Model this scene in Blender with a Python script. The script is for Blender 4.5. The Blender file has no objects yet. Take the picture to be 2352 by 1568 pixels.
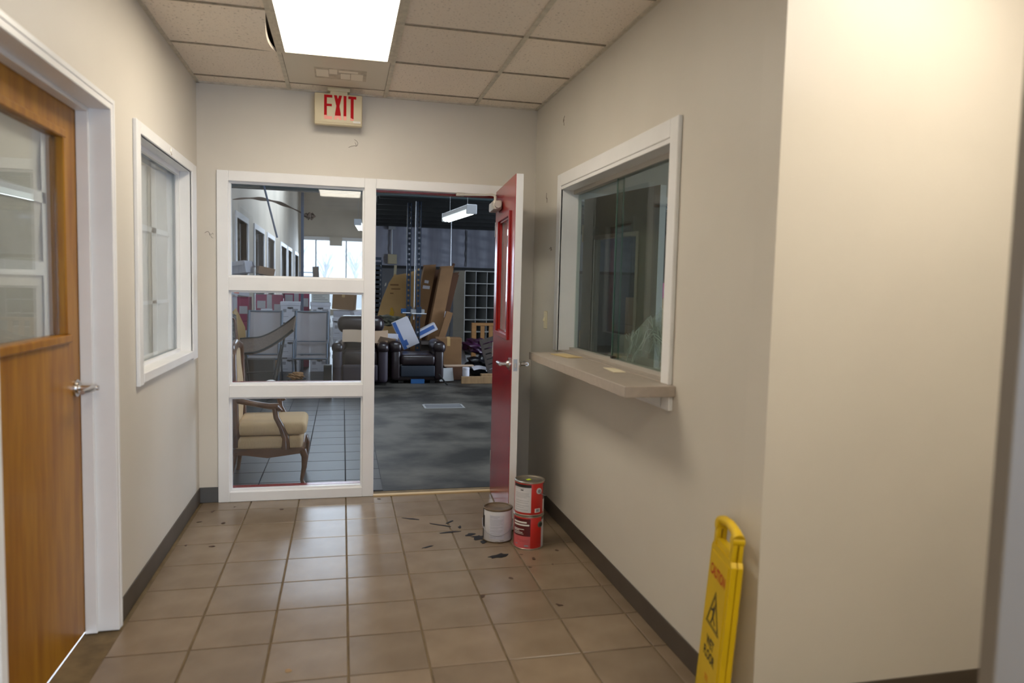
import bpy, bmesh, math, random
from mathutils import Vector, Matrix, Euler
random.seed(7)
SC = bpy.context.scene
COL = SC.collection
R = math.radians

# ------------------------------------------------------------------ camera
cam_d = bpy.data.cameras.new('camera'); cam = bpy.data.objects.new('camera', cam_d); COL.objects.link(cam)
cam_d.sensor_width = 36.0; cam_d.sensor_fit = 'HORIZONTAL'; cam_d.lens = 1652.053 / 2352 * 36
cam_d.clip_start = 0.05; cam_d.clip_end = 400
_yaw, _pit, _rol = R(13.3438), R(-4.243), R(1.3902)
_f = Vector((math.sin(_yaw)*math.cos(_pit), math.cos(_yaw)*math.cos(_pit), math.sin(_pit)))
_r = Vector((math.cos(_yaw), -math.sin(_yaw), 0)); _u = _r.cross(_f)
_r2 = math.cos(_rol)*_r + math.sin(_rol)*_u; _u2 = -math.sin(_rol)*_r + math.cos(_rol)*_u
cam.matrix_world = Matrix(((_r2.x, _u2.x, -_f.x, -0.0326), (_r2.y, _u2.y, -_f.y, -4.771), (_r2.z, _u2.z, -_f.z, 1.4505), (0, 0, 0, 1)))
cam_d.dof.use_dof = True; cam_d.dof.focus_distance = 6.3; cam_d.dof.aperture_fstop = 2.0
SC.camera = cam

# ------------------------------------------------------------------ world, daylight, added fills, exposure
W = bpy.data.worlds.new('overcast_sky'); SC.world = W; W.use_nodes = True
_nt = W.node_tree; _bg = _nt.nodes['Background']
_tc = _nt.nodes.new('ShaderNodeTexCoord'); _sx = _nt.nodes.new('ShaderNodeSeparateXYZ'); _rp = _nt.nodes.new('ShaderNodeValToRGB')
_nt.links.new(_tc.outputs['Generated'], _sx.inputs[0]); _nt.links.new(_sx.outputs['Z'], _rp.inputs[0]); _nt.links.new(_rp.outputs[0], _bg.inputs[0])
_rp.color_ramp.elements[0].position = 0.0; _rp.color_ramp.elements[0].color = (0.78, 0.86, 0.98, 1)
_rp.color_ramp.elements[1].position = 0.12; _rp.color_ramp.elements[1].color = (0.90, 0.955, 1.0, 1)
_bg.inputs[1].default_value = 1.3

def area(name, loc, rot, sx, sy, power, color):
    d = bpy.data.lights.new(name, 'AREA'); d.shape = 'RECTANGLE'; d.size = sx; d.size_y = sy; d.energy = power; d.color = color
    o = bpy.data.objects.new(name, d); COL.objects.link(o); o.location = loc; o.rotation_euler = rot; return o
area('entrance_daylight', (1.6, -7.45, 1.35), (R(90), 0, 0), 2.4, 2.1, 36, (0.62, 0.76, 1.0))           # through the entrance glass behind the camera
area('warehouse_side_fill', (7.9, 4.2, 2.0), (R(90), 0, R(90)), 4.0, 3.4, 165, (0.66, 0.79, 1.0))       # added side fill for the warehouse, no known source there
area('roof_fill_front', (1.2, 3.2, 5.9), (0, 0, 0), 2.2, 2.2, 50, (0.72, 0.84, 1.0))  # added overhead fill for the warehouse front, out of view
area('roof_fill_rear', (-0.6, 17, 5.9), (0, 0, 0), 2.0, 8.0, 190, (0.72, 0.84, 1.0))  # added overhead fill for the long rear zone, out of view
area('shopfront_daylight', (-0.4, 29.8, 2.1), (R(-90), 0, 0), 2.6, 2.6, 65, (0.70, 0.82, 1.0))          # through the far shopfront glass

SC.view_settings.view_transform = 'Standard'; SC.view_settings.look = 'None'
SC.view_settings.exposure = 1.16; SC.view_settings.gamma = 1.0; SC.view_settings.use_curve_mapping = False

# ------------------------------------------------------------------ materials
def srgb(r, g, b):
    return tuple(((c/255.0)/12.92 if c/255.0 <= 0.04045 else ((c/255.0+0.055)/1.055)**2.4) for c in (r, g, b))
def mat(name, col, rough=0.5, metal=0.0, spec=0.5, var=0.0, vscale=8.0, bump=0.0, bscale=60.0, stretch=None, col2=None, rand=0.0, emit=None, alpha=None, trans=0.0, coat=0.0, detail=4, ramp=(0.35, 0.68)):
    m = bpy.data.materials.new(name); m.use_nodes = True
    nt = m.node_tree; N = nt.nodes; L = nt.links; b = N['Principled BSDF']
    b.inputs['Base Color'].default_value = (*col, 1); b.inputs['Roughness'].default_value = rough; b.inputs['Metallic'].default_value = metal
    b.inputs['Specular IOR Level'].default_value = spec
    if coat: b.inputs['Coat Weight'].default_value = coat; b.inputs['Coat Roughness'].default_value = 0.12
    if var or bump or rand:
        tc = N.new('ShaderNodeTexCoord'); mp = N.new('ShaderNodeMapping'); L.new(tc.outputs['Object'], mp.inputs[0])
        if stretch: mp.inputs['Scale'].default_value = stretch
    if var or rand:
        mx = N.new('ShaderNodeMix'); mx.data_type = 'RGBA'
        c2 = col2 if col2 else tuple(c*(1-var) for c in col)
        mx.inputs[6].default_value = (*col, 1); mx.inputs[7].default_value = (*c2, 1)
        if var:
            nz = N.new('ShaderNodeTexNoise'); nz.inputs['Scale'].default_value = vscale; nz.inputs['Detail'].default_value = detail
            L.new(mp.outputs[0], nz.inputs['Vector'])
            rp = N.new('ShaderNodeValToRGB'); rp.color_ramp.elements[0].position = ramp[0]; rp.color_ramp.elements[1].position = ramp[1]
            L.new(nz.outputs['Fac'], rp.inputs[0]); L.new(rp.outputs[0], mx.inputs[0])
        else: mx.inputs[0].default_value = 0
        out = mx.outputs[2]
        if rand:
            oi = N.new('ShaderNodeObjectInfo'); mr = N.new('ShaderNodeMapRange'); mr.inputs[3].default_value = 1-rand; mr.inputs[4].default_value = 1+rand
            L.new(oi.outputs['Random'], mr.inputs[0])
            hs = N.new('ShaderNodeHueSaturation'); L.new(out, hs.inputs['Color']); L.new(mr.outputs[0], hs.inputs['Value']); out = hs.outputs[0]
        L.new(out, b.inputs['Base Color'])
    if bump:
        nz2 = N.new('ShaderNodeTexNoise'); nz2.inputs['Scale'].default_value = bscale; nz2.inputs['Detail'].default_value = 5; L.new(mp.outputs[0], nz2.inputs['Vector'])
        bp = N.new('ShaderNodeBump'); bp.inputs['Strength'].default_value = bump; bp.inputs['Distance'].default_value = 0.01
        L.new(nz2.outputs['Fac'], bp.inputs['Height']); L.new(bp.outputs[0], b.inputs['Normal'])
    if emit: b.inputs['Emission Color'].default_value = (*emit[0], 1); b.inputs['Emission Strength'].default_value = emit[1]
    if trans: b.inputs['Transmission Weight'].default_value = trans
    if alpha is not None: b.inputs['Alpha'].default_value = alpha
    return m
def glass(name, tint, refl=1.0, ior=1.45, dust=0.0):
    m = bpy.data.materials.new(name); m.use_nodes = True; nt = m.node_tree; N = nt.nodes; L = nt.links; N.remove(N['Principled BSDF'])
    tr = N.new('ShaderNodeBsdfTransparent'); tr.inputs[0].default_value = (*tint, 1)
    gl = N.new('ShaderNodeBsdfGlossy'); gl.inputs['Roughness'].default_value = 0.02; gl.inputs[0].default_value = (refl, refl, refl, 1)
    fr = N.new('ShaderNodeFresnel'); ge = N.new('ShaderNodeNewGeometry'); mr = N.new('ShaderNodeMapRange')      # same index for both faces of a thin pane
    mr.inputs[3].default_value = ior; mr.inputs[4].default_value = 1/ior; L.new(ge.outputs['Backfacing'], mr.inputs[0]); L.new(mr.outputs[0], fr.inputs[0])
    mx = N.new('ShaderNodeMixShader'); L.new(fr.outputs[0], mx.inputs[0]); L.new(tr.outputs[0], mx.inputs[1]); L.new(gl.outputs[0], mx.inputs[2])
    out = mx
    if dust:
        df = N.new('ShaderNodeBsdfDiffuse'); df.inputs[0].default_value = (0.6, 0.6, 0.6, 1)
        m2 = N.new('ShaderNodeMixShader'); m2.inputs[0].default_value = dust; L.new(mx.outputs[0], m2.inputs[1]); L.new(df.outputs[0], m2.inputs[2]); out = m2
    L.new(out.outputs[0], N['Material Output'].inputs[0]); return m
def sheer(name, col, a, rough=0.5, glossy=False):
    m = bpy.data.materials.new(name); m.use_nodes = True; nt = m.node_tree; N = nt.nodes; L = nt.links; b = N['Principled BSDF']
    b.inputs['Base Color'].default_value = (*col, 1); b.inputs['Roughness'].default_value = rough; b.inputs['Alpha'].default_value = a
    return m

M = {}
M['wall'] = mat('cream_wall_paint', (0.645, 0.605, 0.535), 0.45, spec=0.35, var=0.06, vscale=1.5, bump=0.06, bscale=220)
M['trim'] = mat('white_gloss_trim_paint', (0.82, 0.82, 0.82), 0.33, var=0.05, vscale=5)
M['tile'] = mat('brown_floor_tile', (0.222, 0.166, 0.113), 0.27, spec=0.5, var=1, col2=(0.186, 0.136, 0.090), vscale=5, rand=0.10, bump=0.05, bscale=30)
M['grout'] = mat('dark_grout', (0.165, 0.115, 0.055), 0.9, var=0.35, vscale=14)
M['base'] = mat('brown_vinyl_baseboard', (0.085, 0.068, 0.052), 0.45, var=0.2, vscale=5)
M['daylitbase'] = mat('daylit_vinyl_baseboard', (0.10, 0.10, 0.10), 0.45, var=0.2, vscale=5)  # cool daylight on the far baseboard put into its colour
M['ctile'] = mat('pitted_ceiling_tile', (0.90, 0.80, 0.675), 0.95, var=1, col2=(0.46, 0.38, 0.29), vscale=75, ramp=(0.60, 0.72), rand=0.05, bump=0.5, bscale=170)
M['cgrid'] = mat('cream_ceiling_grid', (0.66, 0.60, 0.48), 0.5, var=0.25, vscale=20)
M['ctee'] = mat('dusty_cross_tee', (0.33, 0.27, 0.19), 0.7, var=0.4, vscale=30)
M['lens'] = mat('lit_acrylic_lens', (0.9, 0.9, 0.88), 0.4, emit=((1.0, 0.895, 0.735), 6.6))
M['lens2'] = mat('lit_acrylic_lens_lobby', (0.9, 0.9, 0.88), 0.4, emit=((1.0, 0.895, 0.73), 6.2))
M['dimlens'] = sheer('unlit_frosted_panel', (0.74, 0.66, 0.53), 0.90, 0.35)
M['oak'] = mat('honey_stained_wood', (0.37, 0.172, 0.014), 0.40, spec=0.3, var=1, col2=(0.25, 0.094, 0.006), vscale=3.5, stretch=(6, 6, 0.7), coat=0.08)
M['oakdark'] = mat('dark_wood_beading', (0.20, 0.085, 0.022), 0.4, var=0.3, vscale=10, stretch=(6, 6, 1))
M['chrome'] = mat('satin_chrome', (0.62, 0.60, 0.57), 0.22, metal=1.0)
M['nickel'] = mat('worn_nickel', (0.60, 0.54, 0.45), 0.35, metal=1.0)
M['red'] = mat('red_gloss_door_paint', (0.29, 0.008, 0.007), 0.22, var=0.2, vscale=3)
M['closer'] = mat('aluminium_grey_paint', (0.50, 0.47, 0.42), 0.45, metal=0.3)
M['glass'] = glass('window_glass', (0.90, 0.93, 0.95), dust=0.012)
M['gglass'] = glass('green_sliding_glass', (0.80, 0.86, 0.83), refl=0.55, dust=0.008)
M['gedge'] = mat('green_glass_edge', (0.05, 0.14, 0.11), 0.2, spec=0.6)
M['paper'] = mat('yellowed_paper', (0.64, 0.60, 0.51), 0.8, var=0.12, vscale=2, bump=0.1, bscale=4)
M['tape'] = mat('white_paper_strip', (0.78, 0.76, 0.71), 0.8)
M['ivory'] = mat('ivory_plastic', (0.80, 0.73, 0.52), 0.4)
M['exitbody'] = mat('aged_cream_plastic', (0.66, 0.57, 0.38), 0.45, var=0.08, vscale=8)
M['exitred'] = mat('exit_red_lens', (0.46, 0.006, 0.010), 0.65, spec=0.15)
M['exitpink'] = mat('backlit_tint_exit_lens', (0.80, 0.22, 0.16), 0.35)  # glow from inside the sign put into the colour as paler red
M['laminate'] = mat('taupe_laminate', (0.43, 0.37, 0.31), 0.35, var=0.1, vscale=30)
M['brass'] = mat('tan_threshold_strip', (0.50, 0.36, 0.18), 0.5)
M['yellow'] = mat('yellow_sign_plastic', (0.68, 0.455, 0.004), 0.38, var=0.1, vscale=6)
M['signred'] = mat('red_print', (0.45, 0.02, 0.01), 0.5)
M['signblack'] = mat('black_print', (0.02, 0.02, 0.02), 0.5)
M['signorange'] = mat('faded_orange_print', (0.60, 0.22, 0.01), 0.5)
M['canred'] = mat('red_can_print', (0.62, 0.030, 0.022), 0.3, var=0.12, vscale=5)
M['canpink'] = mat('faded_red_can_print', (0.62, 0.115, 0.12), 0.35, var=0.2, vscale=12)
M['canwhite'] = mat('white_can_label', (0.66, 0.65, 0.66), 0.45, var=0.10, vscale=14)
M['candark'] = mat('maroon_can_label', (0.10, 0.008, 0.010), 0.4)
M['canblack'] = mat('black_can_print', (0.02, 0.02, 0.02), 0.45)
M['cangrey'] = mat('grey_can_print', (0.27, 0.27, 0.30), 0.5)
M['cangreen'] = mat('dull_green_can_print', (0.10, 0.13, 0.09), 0.5)
M['tin'] = mat('tin_plate', (0.55, 0.50, 0.42), 0.3, metal=0.9, var=0.25, vscale=14)
M['rust'] = mat('rusty_lid', (0.17, 0.115, 0.062), 0.6, metal=0.4, var=0.5, vscale=14)
M['sticker'] = mat('lime_sticker', (0.55, 0.78, 0.03), 0.5)
M['tar'] = mat('spilled_tar', (0.012, 0.011, 0.011), 0.7, spec=0.2)
M['dirt'] = mat('dry_leaf_scrap', (0.06, 0.03, 0.015), 0.8)
M['greydoor'] = mat('grey_door_paint', (0.175, 0.148, 0.118), 0.5, var=0.08, vscale=3)
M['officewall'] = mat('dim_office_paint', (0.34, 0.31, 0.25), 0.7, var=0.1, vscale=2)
M['taupedoor'] = mat('taupe_office_door', (0.215, 0.185, 0.14), 0.5, var=0.1, vscale=3)
M['plastic'] = sheer('clear_polythene', (0.80, 0.82, 0.78), 0.20, 0.08)
# warehouse
M['concrete'] = mat('stained_concrete', (0.098, 0.093, 0.080), 0.55, spec=0.25, var=1, col2=(0.020, 0.019, 0.017), vscale=1.9, ramp=(0.40, 0.62), bump=0.12, bscale=25, detail=10)
M['wtile'] = mat('dimmed_warehouse_tile', (0.050, 0.049, 0.047), 0.33, spec=0.14, var=1, col2=(0.036, 0.036, 0.036), vscale=4, rand=0.10)  # same tile as the hall, its dimmer daylight put into the colour
M['wgrout'] = mat('black_grout', (0.045, 0.045, 0.05), 0.8)
M['gypsum'] = mat('old_plaster_wall', (0.56, 0.50, 0.42), 0.8, var=1, col2=(0.46, 0.41, 0.345), vscale=0.7)
M['whwall'] = mat('grey_warehouse_wall', (0.15, 0.155, 0.165), 0.7, var=0.2, vscale=1)
M['insul'] = mat('white_insulation_blanket', (0.36, 0.375, 0.45), 0.45, var=0.2, vscale=3, stretch=(3, 1, 0.4))
M['steel'] = mat('dark_teal_steel', (0.020, 0.040, 0.044), 0.5)
M['blacksteel'] = mat('black_deck_steel', (0.012, 0.013, 0.012), 0.6, var=0.5, vscale=4)
M['bluesteel'] = mat('navy_rack_steel', (0.018, 0.032, 0.058), 0.4)
M['bluebracket'] = mat('bright_blue_bracket', (0.02, 0.10, 0.28), 0.4)
M['galv'] = mat('galvanised_steel', (0.42, 0.44, 0.46), 0.35, metal=0.7)
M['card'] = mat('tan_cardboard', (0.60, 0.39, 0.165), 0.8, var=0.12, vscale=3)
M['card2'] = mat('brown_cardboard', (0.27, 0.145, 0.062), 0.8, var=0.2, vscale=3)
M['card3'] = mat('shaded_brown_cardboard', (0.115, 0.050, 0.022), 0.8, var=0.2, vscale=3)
M['palecard'] = mat('pale_cardboard', (0.55, 0.40, 0.28), 0.8, var=0.1, vscale=3)
M['white'] = mat('white_carton', (0.60, 0.60, 0.66), 0.7, var=0.1, vscale=4)
M['pink'] = mat('magenta_carton', (0.40, 0.035, 0.135), 0.6, var=0.15, vscale=5)
M['bluestripe'] = mat('blue_carton_stripe', (0.045, 0.12, 0.36), 0.6)
M['print'] = mat('dark_carton_print', (0.05, 0.05, 0.06), 0.7)
M['greenprint'] = mat('green_marker', (0.02, 0.32, 0.08), 0.6)
M['leather'] = mat('dark_brown_leather', (0.017, 0.010, 0.012), 0.28, spec=0.6, bump=0.25, bscale=12)
M['vinyl'] = mat('purple_black_upholstery', (0.030, 0.022, 0.034), 0.6, bump=0.1, bscale=20)
M['footrest'] = mat('blue_black_footrest', (0.014, 0.022, 0.036), 0.5, bump=0.3, bscale=10)
M['slingmesh'] = sheer('taupe_mesh_fabric', (0.36, 0.33, 0.34), 0.62, 0.7)
M['slingframe'] = mat('slate_chair_frame', (0.10, 0.13, 0.17), 0.4, metal=0.3)
M['wicker'] = mat('woven_brown_wicker', (0.17, 0.115, 0.08), 0.7, var=1, col2=(0.055, 0.036, 0.026), vscale=55, stretch=(1, 1, 2.2))
M['cane'] = mat('grey_woven_cane', (0.22, 0.19, 0.165), 0.7, var=1, col2=(0.04, 0.034, 0.03), vscale=60)
M['walnut'] = mat('carved_walnut', (0.150, 0.058, 0.018), 0.3, var=0.4, vscale=6, stretch=(1, 1, 3), coat=0.25)
M['damask'] = mat('beige_damask', (0.62, 0.43, 0.235), 0.8, var=0.12, vscale=30, stretch=(8, 8, 1))
M['greymetal'] = mat('grey_enamel_metal', (0.36, 0.355, 0.33), 0.45)
M['greymetal2'] = mat('grey_enamel_panel', (0.32, 0.33, 0.33), 0.5)
M['pine'] = mat('pine_wood', (0.36, 0.175, 0.055), 0.5, var=0.25, vscale=6, stretch=(1, 1, 4))
M['pine2'] = mat('raw_pine_plank', (0.34, 0.21, 0.10), 0.7, var=0.25, vscale=6, stretch=(4, 1, 1))
M['greywood'] = mat('weathered_wood', (0.085, 0.068, 0.058), 0.7, var=0.4, vscale=6)
M['purplebag'] = mat('purple_plastic_bag', (0.048, 0.014, 0.045), 0.3, bump=0.6, bscale=6)
M['blackbag'] = mat('black_plastic_bag', (0.010, 0.010, 0.012), 0.3, bump=0.6, bscale=6)
M['camo'] = mat('camouflage_cloth', (0.10, 0.095, 0.06), 0.8, var=1, col2=(0.02, 0.022, 0.018), vscale=12)
M['yellowtag'] = mat('yellow_tag', (0.65, 0.38, 0.01), 0.5)
M['creambox'] = mat('cream_junction_box', (0.52, 0.46, 0.30), 0.5)
M['tubelight'] = mat('lit_tube', (1, 1, 1), 0.4, emit=((0.92, 1.0, 0.95), 4.0))
M['tubedim'] = mat('tube_lens', (0.7, 0.75, 0.72), 0.3, emit=((0.9, 1.0, 0.95), 0.5))
M['fixture'] = mat('white_enamel_fixture', (0.55, 0.58, 0.62), 0.4)
M['roof'] = mat('roof_insulation', (0.55, 0.52, 0.47), 0.8)
M['asphalt'] = mat('pale_asphalt', (0.38, 0.40, 0.43), 0.9)
M['hazetree'] = mat('hazed_branches', (0.74, 0.77, 0.84), 0.9)  # haze put into the branch colour
M['shopframe'] = mat('grey_aluminium_frame', (0.20, 0.24, 0.30), 0.4, metal=0.3)
M['winwhite'] = mat('white_window_paint', (0.68, 0.68, 0.70), 0.4)
M['rod'] = mat('slate_blue_rod', (0.06, 0.085, 0.14), 0.5)
M['tornstrip'] = mat('brown_torn_strip', (0.14, 0.095, 0.07), 0.8)

# ------------------------------------------------------------------ mesh helpers
WL = {}     # world location of every object (nothing that parents is rotated)
class MB:
    def __init__(s, T=None): s.v = []; s.f = []; s.T = T or Matrix()
    def _add(s, vs, fs):
        n = len(s.v); s.v += [s.T @ Vector(p) for p in vs]; s.f += [tuple(i+n for i in f) for f in fs]; return s
    def box(s, x0, x1, y0, y1, z0, z1, bev=0.0, seg=1, M4=None):
        bm = bmesh.new(); bmesh.ops.create_cube(bm, size=1.0)
        for v in bm.verts: v.co = Vector(((x0+x1)/2+v.co.x*(x1-x0), (y0+y1)/2+v.co.y*(y1-y0), (z0+z1)/2+v.co.z*(z1-z0)))
        if bev: bmesh.ops.bevel(bm, geom=list(bm.edges), offset=bev, segments=seg, profile=0.5, affect='EDGES')
        bm.verts.index_update()
        vs = [(M4 @ v.co) if M4 else v.co.copy() for v in bm.verts]; fs = [[v.index for v in f.verts] for f in bm.faces]; bm.free()
        return s._add(vs, fs)
    def cyl(s, p0, p1, r, seg=12, r1=None, cap=True):
        p0, p1 = Vector(p0), Vector(p1); d = (p1-p0).normalized(); a = d.orthogonal().normalized(); b = d.cross(a); r1 = r if r1 is None else r1
        vs = [p0+(a*math.cos(t)+b*math.sin(t))*r for t in [2*math.pi*i/seg for i in range(seg)]]
        vs += [p1+(a*math.cos(t)+b*math.sin(t))*r1 for t in [2*math.pi*i/seg for i in range(seg)]]
        fs = [(i, (i+1) % seg, seg+(i+1) % seg, seg+i) for i in range(seg)]
        if cap: fs += [tuple(range(seg-1, -1, -1)), tuple(range(seg, 2*seg))]
        return s._add(vs, fs)
    def tube(s, pts, r, seg=8, rs=None):
        pts = [Vector(p) for p in pts]; n = len(pts); vs = []; fs = []; a = None
        for i, p in enumerate(pts):
            d = (pts[min(i+1, n-1)]-pts[max(i-1, 0)]).normalized()
            a = d.orthogonal().normalized() if a is None else (a-d*a.dot(d)).normalized()
            b = d.cross(a); rr = rs[i] if rs else r
            vs += [p+(a*math.cos(t)+b*math.sin(t))*rr for t in [2*math.pi*k/seg for k in range(seg)]]
        for i in range(n-1):
            for k in range(seg): fs.append((i*seg+k, i*seg+(k+1) % seg, (i+1)*seg+(k+1) % seg, (i+1)*seg+k))
        fs += [tuple(range(seg-1, -1, -1)), tuple((n-1)*seg+k for k in range(seg))]
        return s._add(vs, fs)
    def lathe(s, prof, c=(0, 0, 0), seg=40, a0=0.0, a1=360.0, close=True):
        full = abs(a1-a0) >= 359.9; m = seg if full else seg+1; vs = []; fs = []
        for (r, z) in prof:
            for k in range(m):
                t = R(a0+(a1-a0)*k/seg); vs.append((c[0]+r*math.cos(t), c[1]+r*math.sin(t), c[2]+z))
        for i in range(len(prof)-1):
            for k in range(seg if not full else m):
                k2 = (k+1) % m; fs.append((i*m+k, i*m+k2, (i+1)*m+k2, (i+1)*m+k))
        return s._add(vs, fs)
    def prism(s, pts, d, M4=None):           # polygon in local xy extruded by d along z
        n = len(pts); vs = [Vector((p[0], p[1], 0)) for p in pts]+[Vector((p[0], p[1], d)) for p in pts]
        if M4: vs = [M4 @ v for v in vs]
        return s._add(vs, [tuple(range(n-1, -1, -1)), tuple(range(n, 2*n))]+[(i, (i+1) % n, n+(i+1) % n, n+i) for i in range(n)])
    def sheet(s, fn, nu, nv, th=0.0):        # fn(u,v)->point, u,v in 0..1 ; th: thickness along the normal
        P = [[Vector(fn(i/nu, j/nv)) for j in range(nv+1)] for i in range(nu+1)]
        vs = [p for row in P for p in row]; w = nv+1
        fs = [(i*w+j, (i+1)*w+j, (i+1)*w+j+1, i*w+j+1) for i in range(nu) for j in range(nv)]
        if th:
            nn = len(vs); nor = []
            for i in range(nu+1):
                for j in range(w):
                    a = P[min(i+1, nu)][j]-P[max(i-1, 0)][j]; b = P[i][min(j+1, nv)]-P[i][max(j-1, 0)]; q = a.cross(b)
                    nor.append(q.normalized() if q.length > 1e-12 else Vector((0, 0, 1)))
            vs = vs+[v-n_*th for v, n_ in zip(vs, nor)]
            fs += [tuple(reversed([i+nn for i in f])) for f in fs[:]]
            rim = [i*w for i in range(nu+1)]+[nu*w+j for j in range(1, w)]+[i*w+nv for i in range(nu-1, -1, -1)]+[j for j in range(nv-1, 0, -1)]
            for a, b in zip(rim, rim[1:]+rim[:1]): fs.append((a, a+nn, b+nn, b))
        return s._add(vs, fs)
    def build(s, name, m, parent=None, smooth=False, label=None, cat=None, group=None, kind=None):
        xs = [p.x for p in s.v]; ys = [p.y for p in s.v]; zs = [p.z for p in s.v]
        c = Vector(((min(xs)+max(xs))/2, (min(ys)+max(ys))/2, min(zs)))
        me = bpy.data.meshes.new(name); me.from_pydata([p-c for p in s.v], [], s.f); me.update()
        bm = bmesh.new(); bm.from_mesh(me); bmesh.ops.recalc_face_normals(bm, faces=list(bm.faces)); bm.to_mesh(me); bm.free()
        if smooth:
            for p in me.polygons: p.use_smooth = True
            try: me.set_sharp_from_angle(angle=R(38))
            except Exception: pass
        if isinstance(m, str): m = M[m]
        me.materials.append(m)
        return link(name, me, c, parent, label, cat, group, kind)
def link(name, me, c, parent=None, label=None, cat=None, group=None, kind=None):
    o = bpy.data.objects.new(name, me); COL.objects.link(o); c = Vector(c)
    WL[o] = c
    if parent is not None: o.parent = parent; o.location = c-WL[parent]
    else: o.location = c
    if label: o['label'] = label
    if cat: o['category'] = cat
    if group: o['group'] = group
    if kind: o['kind'] = kind
    return o
def thing(name, loc, label=None, cat=None, group=None, kind=None):
    return link(name, None, loc, None, label, cat, group, kind)
def bx(name, x0, x1, y0, y1, z0, z1, m, parent=None, bev=0.0, **k):
    return MB().box(x0, x1, y0, y1, z0, z1, bev).build(name, m, parent, **k)
def text_mesh(txt, size, bold=0.0):
    cu = bpy.data.curves.new('t', 'FONT'); cu.body = txt; cu.size = size; cu.align_x = 'CENTER'; cu.offset = bold; cu.resolution_u = 3
    o = bpy.data.objects.new('t', cu); COL.objects.link(o)
    bpy.context.view_layer.update()
    me = bpy.data.meshes.new_from_object(o.evaluated_get(bpy.context.evaluated_depsgraph_get()))
    vs = [v.co.copy() for v in me.vertices]; fs = [tuple(p.vertices) for p in me.polygons]
    bpy.data.objects.remove(o); bpy.data.curves.remove(cu); bpy.data.meshes.remove(me)
    return vs, fs
def wallmesh(mb, axis, a0, a1, u0, u1, z0, z1, holes):
    """wall slab between a0..a1 on its normal axis, u0..u1 along, holes=(ua,ub,za,zb)"""
    us = sorted({u0, u1, *[h[0] for h in holes], *[h[1] for h in holes]}); zs = sorted({z0, z1, *[h[2] for h in holes], *[h[3] for h in holes]})
    for i in range(len(us)-1):
        for j in range(len(zs)-1):
            um, zm = (us[i]+us[i+1])/2, (zs[j]+zs[j+1])/2
            if any(h[0] < um < h[1] and h[2] < zm < h[3] for h in holes): continue
            if axis == 'x': mb.box(a0, a1, us[i], us[i+1], zs[j], zs[j+1])
            else: mb.box(us[i], us[i+1], a0, a1, zs[j], zs[j+1])
    return mb
def T4(loc, rz=0.0, rx=0.0, ry=0.0):
    return Matrix.Translation(Vector(loc)) @ Matrix.Rotation(R(rz), 4, 'Z') @ Matrix.Rotation(R(rx), 4, 'X') @ Matrix.Rotation(R(ry), 4, 'Y')

XL, XR, YF, H, TS, G = -0.933, 1.285, 0.184, 2.691, 0.3048, 0.6096
YC = -2.754
S = dict(kind='structure')

# ================================================================== THE SETTING: hall
floor = bx('floor', XL-0.12, 3.0, -7.6, 0.30, -0.10, -0.005, 'grout', **S)
def tiles(parent, x0, x1, y0, y1, m, k0, k1, j0, j1, name='tile', gap=0.0034, top=0.0):
    cache = {}
    for i in range(k0, k1):
        for j in range(j0, j1):
            a, b, c, d = max(i*TS, x0)+gap, min((i+1)*TS, x1)-gap, max(j*TS, y0)+gap, min((j+1)*TS, y1)-gap
            if b-a < 0.012 or d-c < 0.012: continue
            key = (round(b-a, 4), round(d-c, 4))
            if key not in cache:
                t = MB().box(-(b-a)/2, (b-a)/2, -(d-c)/2, (d-c)/2, -0.012, 0, 0.0022)
                o = t.build(name, m, parent); cache[key] = o.data
                o.location = Vector(((a+b)/2, (c+d)/2, top-0.012))-WL[parent]
            else:
                link(name, cache[key], ((a+b)/2, (c+d)/2, top-0.012), parent)
tiles(floor, XL, XR, -3.6576, YF, 'tile', -4, 5, -12, 1)
tf = MB()
for i in range(-4, 10):
    for j in range(-25, -9):
        a, b, c, d = max(i*TS, XL)+.0034, min((i+1)*TS, 3.0)-.0034, j*TS+.0034, (j+1)*TS-.0034
        if j >= -12 and (b < XR+.01 or d > YC-.01): continue
        if j >= -12: a = max(a, XR)
        if b-a > .012: tf.box(a, b, c, d, -0.012, 0)
tf.build('tile_field', 'tile', floor, kind='stuff')

wl = wallmesh(MB(), 'x', XL-0.165, XL, -7.6, YF, 0, 2.95, [(-2.615, -1.585, 0, 2.125), (-1.21, -0.03, 1.0, 2.12)]).build('wall_left', 'wall', **S)
wf = wallmesh(MB(), 'y', YF, 0.300, -2.7, 8.1, 0, 6.2, [(-0.80, 1.10, 0, 2.14), (1.62, 2.5, 0, 2.10)]).build('wall_far', 'wall', **S)
wr = wallmesh(MB(), 'x', XR, XR+0.122, YC+0.12, YF, 0, 2.95, [(-2.03, -0.45, 1.07, 2.09)]).build('wall_right', 'wall', **S)
bx('wall_return', XR, 3.12, YC, YC+0.12, 0, 2.95, 'wall', **S)
bx('wall_lobby', 3.0, 3.12, -7.6, YC, 0, 2.95, 'wall', **S)
wallmesh(MB(), 'y', -7.72, -7.6, XL-0.122, 3.12, 0, 2.95, [(0.34, 2.92, 0.05, 2.4)]).build('wall_rear', 'wall', **S)
bx('wall_jamb', 1.78, 3.0, -4.34, -4.22, 0, H, 'wall', **S)

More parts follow.
